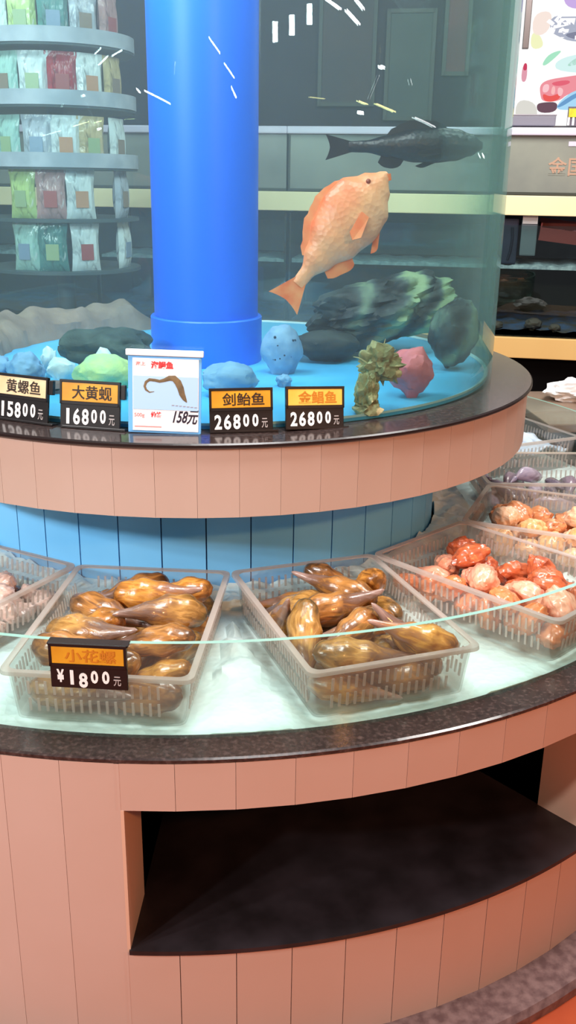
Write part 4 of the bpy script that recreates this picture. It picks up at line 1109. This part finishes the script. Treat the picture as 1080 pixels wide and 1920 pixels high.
patch('mint_wash', [(1030, 108), (1070, 92), (1150, 92), (1150, 130), (1040, 128)], lin(216, 246, 244), 1)
patch('pink_prawns', [(1008, 152), (1022, 142), (1060, 136), (1100, 130), (1100, 160), (1062, 170), (1048, 184), (1016, 186), (1010, 170)], lin(240, 150, 160), 2)
patch('red_prawns', [(1014, 168), (1030, 176), (1046, 168), (1050, 178), (1036, 186), (1018, 184)], lin(238, 96, 92), 3)
patch('red_prawns', [(1026, 148), (1062, 142), (1066, 150), (1040, 156)], lin(230, 104, 122), 3)
patch('pale_claw', [(1014, 152), (1026, 150), (1026, 166), (1014, 168)], lin(252, 200, 206), 4)
patch('pale_claw', [(1032, 154), (1038, 156), (1038, 172), (1030, 170)], lin(252, 190, 190), 4)
patch('pale_claw', [(1042, 156), (1054, 160), (1052, 174), (1044, 174)], lin(252, 196, 200), 4)
patch('dark_plate', [(1004, 190), (1020, 186), (1046, 186), (1044, 206), (1010, 208)], lin(112, 84, 96), 2)
patch('blue_fish', [(1040, 200), (1054, 178), (1080, 160), (1150, 150), (1150, 196), (1070, 202)], lin(172, 220, 248), 3)
patch('blue_fish_back', [(1042, 198), (1054, 184), (1080, 166), (1120, 158), (1080, 176), (1056, 194)], lin(110, 160, 206), 4)
patch('red_bottle', [(972, 112), (981, 112), (982, 146), (971, 146)], lin(226, 160, 176), 2)
patch('red_bottle_top', [(974, 110), (980, 110), (981, 124), (973, 124)], lin(206, 70, 100), 3)
patch('beige_wash', [(966, 180), (1004, 186), (1010, 222), (966, 224)], lin(222, 220, 212), 1)
b = MB(); b.box((-.178, .06, 2.14), (.028, .03, .42), bev=.003); tag(b.build('frame_post', solid('post_metal', lin(96, 88, 88), .35, metal=.6), lb), 'dark metal post')
sb = thing('storage_box', 'low grey box standing under the light box picture', 'box', at_rack(-.14, .03, 1.6075), RA)
b = MB(); b.box((.02, .03, .022), (.21, .06, .044), bev=.005); b.build('box_body', solid('box_grey', lin(124, 122, 136), .5), sb)
b = MB(); b.box((.02, .03, .046), (.215, .065, .006), bev=.002); b.build('lid', solid('box_lid', lin(148, 142, 152), .5), sb)
yt = thing('price_sign', 'small yellow price sign with white tabs below the light box', 'price sign', at_rack(.075, .03, 1.609), RA)
b = MB(); b.box((.02, .006, .04), (.12, .01, .08)); b.build('sign_back', solid('sign_grey', lin(90, 84, 100), .5), yt)
b = MB(); b.box((.02, -.001, .054), (.112, .006, .036)); b.build('sign_strip', solid('sign_yellow', lin(236, 222, 40), .5, nscale=30, col2=lin(200, 180, 30)), yt)
for k in range(6):
    b = MB(); b.box((-.034+k*.0205, -.001, .018), (.0095, .004, .034)); b.build('tab', M['card_white'], yt)

# dark boards above the aquariums, seen through the tank
M['board_brown'] = solid('board_brown', lin(70, 54, 54), .6, nscale=3, col2=lin(52, 46, 52))
M['board_green'] = solid('board_green', lin(74, 84, 78), .6, nscale=3, col2=lin(58, 70, 68))
M['board_red'] = solid('board_red', lin(120, 60, 60), .6, nscale=3, col2=lin(90, 50, 52))
for k, (x0, x1, z0, z1, m, lab) in enumerate(((-1.22, -.93, 1.75, 2.3, 'board_brown', 'dark brown wall board above the aquariums, nearest the pipe'),
                             (-.86, -.62, 1.68, 2.2, 'board_green', 'grey green wall board above the aquariums'),
                             (-.56, -.44, 1.9, 2.35, 'board_red', 'narrow dull red wall board above the aquariums'))):
    w = thing('wall_board', lab, 'board', at_rack((x0+x1)/2, .79, (z0+z1)/2), RA)
    b = MB(); b.box((0, 0, 0), (x1-x0, .012, z1-z0)); b.build('panel', M[m], w)
    b = MB()
    for s in (-1, 1):
        b.box((s*(x1-x0)/2, -.004, 0), (.02, .024, z1-z0+.02)); b.box((0, -.004, s*(z1-z0)/2), (x1-x0, .024, .02))
    b.build('frame', M['dark_seam'], w)

# white bag on a low side counter behind the island
M['taupe_top'] = solid('taupe_top', lin(150, 126, 108), .4, .4, nscale=6, col2=lin(128, 106, 92))
bc = thing('side_counter', 'low dark counter with a taupe top behind the island at the right', 'counter', (1.6, .86, 0))
b = MB(); b.box((0, 0, .295), (.97, .48, .59)); b.build('cabinet', M['rack_black'], bc)
b = MB(); b.box((0, 0, .605), (1.0, .51, .03), bev=.005); b.build('counter_top', M['taupe_top'], bc)
b = MB()
b.add(lump((.10, .06, .04), 4, .26, 3.4, 91, .1), Matrix.Translation((0, 0, .034)))
for v in b.b.verts:
    if v.co.z < .005: v.co.z = 0
o = b.build('plastic_bag', solid('bag_white', lin(250, 250, 250), .45)); o.location = (1.315, .96, .6205)
tag(o, 'white plastic bag lying on the taupe side counter', 'bag')

# added round stand of packaged goods, in place of shelves mirrored in the glass
SX, SY, SR = -.565, 1.66, .30
stand = thing('reflection_stand', 'round tiered stand of packaged goods at left, standing in for shelves mirrored in the glass', 'display stand', (SX, SY, 0))
M['stand_dark'] = solid('stand_dark', lin(70, 84, 88), .5)
M['stand_lip'] = solid('stand_lip', lin(196, 200, 212), .35, nscale=12, col2=lin(170, 178, 190))
b = MB(); b.lathe([(0, 0), (.3, 0), (.3, .03), (.035, .05), (.035, 2.3), (0, 2.3)], n=48); b.build('pole', M['stand_dark'], stand)
ZS = [1.789, 1.589, 1.381, 1.197, 1.009]
for k, z in enumerate(ZS):
    b = MB(); b.lathe([(.03, z), (SR, z), (SR, z+.012), (.03, z+.012)], n=64, close=True, sm=False); s = b.build('shelf', M['stand_dark'], stand)
    if k < 3:
        b = MB(); b.lathe([(SR, z+.008), (SR+.004, z+.008), (SR+.004, z+.058), (SR, z+.058)], n=64, close=True); b.build('shelf_lip', M['stand_lip'], s)
def pouch_mesh(w, h, d):
    b = MB()
    rows = []
    for i in range(15):
        v = i/14
        th = d/2*(math.sin(PI*min(1, v*1.06+.0))**.55 if v < .9 else .12) + .0012
        ww = w/2*(1-.10*math.sin(PI*v)) if v < .9 else w/2
        rows.append(b.verts([(-ww, 0, v*h), (-ww*.7, -th, v*h), (0, -th*1.15, v*h), (ww*.7, -th, v*h), (ww, 0, v*h), (ww*.7, th, v*h), (0, th*1.15, v*h), (-ww*.7, th, v*h)]))
    for A, B in zip(rows, rows[1:]):
        for q in range(8): b.face([A[q], A[(q+1) % 8], B[(q+1) % 8], B[q]], 0, True)
    b.face(rows[0]); b.face(rows[-1])
    return b
PC = {'white': lin(226, 234, 236), 'mint': lin(176, 214, 204), 'crimson': lin(176, 44, 56), 'tan': lin(206, 184, 140), 'lime': lin(196, 218, 140), 'teal': lin(84, 140, 136), 'rose': lin(196, 150, 150), 'silver': lin(186, 192, 204)}
def pouch_mat(k, v):
    nt = NT('pouch_'+k)
    p = nt.n('ShaderNodeBsdfPrincipled', i_Roughness=.22)
    tc = nt.n('ShaderNodeTexCoord')
    mp = nt.n('ShaderNodeMapping'); mp.inputs['Scale'].default_value = (1.0, 1.0, .45)
    ns = nt.n('ShaderNodeTexNoise', i_Scale=24.0, i_Detail=3.0, i_Distortion=1.2)
    nt.l(tc.outputs['Object'], mp.inputs[0]); nt.l(mp.outputs[0], ns.inputs['Vector'])
    dk = tuple(c*.35 for c in v[:3])+(1,); lt = tuple(min(1, c*.4+.55) for c in v[:3])+(1,)  # pale blotches paint the glints of the film into the colour
    nt.l(ramp(nt, ns.outputs['Fac'], [(.32, dk), (.45, v), (.58, v), (.68, lt)]), p.inputs['Base Color'])
    bp = nt.n('ShaderNodeBump', i_Strength=.8, i_Distance=.01); nt.l(ns.outputs['Fac'], bp.inputs['Height']); nt.l(bp.outputs[0], p.inputs['Normal'])
    return nt.surf(p.outputs[0])
PM = {k: pouch_mat(k, v) for k, v in PC.items()}
LBM = {k: solid('pouch_label_'+k, v, .4) for k, v in {'orange': lin(206, 150, 116), 'green': lin(166, 186, 140), 'red': lin(176, 84, 82), 'brown': lin(150, 128, 112), 'blue': lin(140, 160, 186)}.items()}
PROT = {}
def package(k, hue, lab, ang, z, rowname, w=.114, h=.172, where=''):
    key = (hue, lab)
    a = rad(ang); r = SR-.045
    if key not in PROT:
        root = thing('package', 'x', 'package')
        pouch_mesh(w, h, .035).build('pouch', PM[hue], root)
        b = MB(); b.box((0, -.0205, h*.40), (w*.42, .002, h*.34), bev=.0008); b.build('printed_label', LBM[lab], root)
        PROT[key] = root
    else:
        root = copy_tree(PROT[key])
    root.location = (SX+r*math.sin(a), SY-r*math.cos(a), z+.0125); root.rotation_euler = (0, 0, a)
    tag(root, '%s package with a %s label on the %s shelf of the round stand%s' % (hue, lab, rowname, where), 'package', 'packages on the %s shelf' % rowname)
ROWN = ['top', 'second', 'third', 'fourth', 'bottom']
LAY = [[('rose', 'brown', -62), ('white', 'green', -38), ('lime', 'green', -14), ('teal', 'blue', 10), ('silver', 'brown', 34), ('rose', 'red', 60)],
       [('silver', 'blue', -58), ('mint', 'brown', -32), ('white', 'green', -8), ('crimson', 'red', 14), ('white', 'orange', 37), ('tan', 'brown', 62)],
       [('white', 'blue', -56), ('mint', 'green', -34), ('silver', 'blue', -8), ('white', 'orange', 14), ('tan', 'green', 36), ('white', 'brown', 66)],
       [('lime', 'green', -24), ('rose', 'red', 0), ('white', 'orange', 24), ('silver', 'brown', 70)],
       [('mint', 'blue', -24), ('teal', 'green', -1), ('white', 'red', 26), ('white', 'blue', 72)]]
for k, row in enumerate(LAY):
    for hue, lab, ang in row:
        package(k, hue, lab, ang, ZS[k], ROWN[k])

# ------------------------------------------------------------------ light
def area(name, loc, target, size, power, col=(1, 1, 1), size_y=None, spread=None):
    L = bpy.data.lights.new(name, 'AREA'); L.energy = power; L.color = col; L.size = size
    if size_y: L.shape = 'RECTANGLE'; L.size_y = size_y
    if spread: L.spread = spread
    o = bpy.data.objects.new(name, L); COL.objects.link(o); o.location = loc
    o.rotation_euler = (Vector(target)-Vector(loc)).to_track_quat('-Z', 'Y').to_euler()
    return o
for k, q in enumerate(((-2.75, -2.35, 2.42), (-2.4, -2.75, 2.36), (-2.0, -3.05, 2.32))):
    area('left_fill_spot', q, (-.1, -.5, .72), .13, 37, (1.0, .99, .98))  # added fill from the left, reaching the blue neck under the band
area('ceiling_lamp_front', (.3, -1.15, 2.95), (.3, -1.0, .6), .7, 54, (1.0, .98, .97))
area('ceiling_lamp_side', (1.5, -.3, 2.95), (1.0, -.2, .6), .6, 34, (1.0, .97, .93))
area('warm_lamp_right', (1.5, -3.4, 2.3), (.8, -.9, .2), .15, 44, (1.0, .40, .13))
area('tank_lamp', (-.36, -.34, 2.15), (-.05, -.05, .9), .45, 15, (.93, .97, 1.0))
area('rack_fill', (1.3, 1.0, 2.75), (1.6, 2.2, 1.0), .7, 36, (1.0, .95, .87))  # added lamp that brightens the boards of the rack
area('stand_lamp', (-1.3, .9, 2.6), (-.56, 1.6, 1.5), .5, 22, (1, 1, 1))
# rows of small spotlights far behind the viewer, mirrored in the curved glass
def spotlet(loc, tgt, w, h, roll, power, col):
    o = area('track_spot', loc, tgt, w, power, col, h)
    o.rotation_euler.rotate_axis('Z', rad(roll))
for A, B, h, rad_, col in SPOTS:
    A, B = Vector(A), Vector(B); h *= .6
    c = (A+B)/2
    ln = max((B-A).length, h)
    L = bpy.data.lights.new('track_spot', 'AREA'); L.shape = 'RECTANGLE'; L.size = ln; L.size_y = h
    L.energy = rad_*PI*ln*h; L.color = col
    o = bpy.data.objects.new('track_spot', L); COL.objects.link(o); o.location = c
    zz = (c-Vector((0, -.3, 1.4))).normalized()     # the lamp looks along -z
    xx = (B-A); xx = (xx - zz*xx.dot(zz)).normalized() if (B-A).length > 1e-4 else zz.orthogonal().normalized()
    yy = zz.cross(xx)
    o.matrix_world = Matrix(((xx.x, yy.x, zz.x, c.x), (xx.y, yy.y, zz.y, c.y), (xx.z, yy.z, zz.z, c.z), (0, 0, 0, 1)))
W = bpy.data.worlds.new('shop'); SC.world = W
W.use_nodes = True
bg = W.node_tree.nodes['Background']; bg.inputs[0].default_value = (.55, .55, .60, 1); bg.inputs[1].default_value = .34

# ------------------------------------------------------------------ camera
cam = bpy.data.cameras.new('camera'); co = bpy.data.objects.new('camera', cam); COL.objects.link(co)
r = Vector((.9965653, -.08156237, .01432438)); u = Vector((.01337007, .32918151, .944172)); f = Vector((.08172422, .94073754, -.32914137))
co.matrix_world = Matrix(((r.x, u.x, -f.x, 0), (r.y, u.y, -f.y, -2.33258), (r.z, u.z, -f.z, 1.35706), (0, 0, 0, 1)))
cam.sensor_fit = 'VERTICAL'; cam.sensor_height = 36; cam.lens = 1785.36*36/1920
cam.clip_start = .02
SC.camera = co
vs = SC.view_settings
vs.view_transform = 'Standard'; vs.look = 'None'; vs.exposure = 0.0; vs.gamma = 1.0; vs.use_curve_mapping = False
SC.cycles.use_denoising = True
SC.cycles.max_bounces = 12; SC.cycles.transparent_max_bounces = 40; SC.cycles.volume_bounces = 1
SC.cycles.sample_clamp_indirect = 6.0
SC.cycles.caustics_reflective = False; SC.cycles.caustics_refractive = False
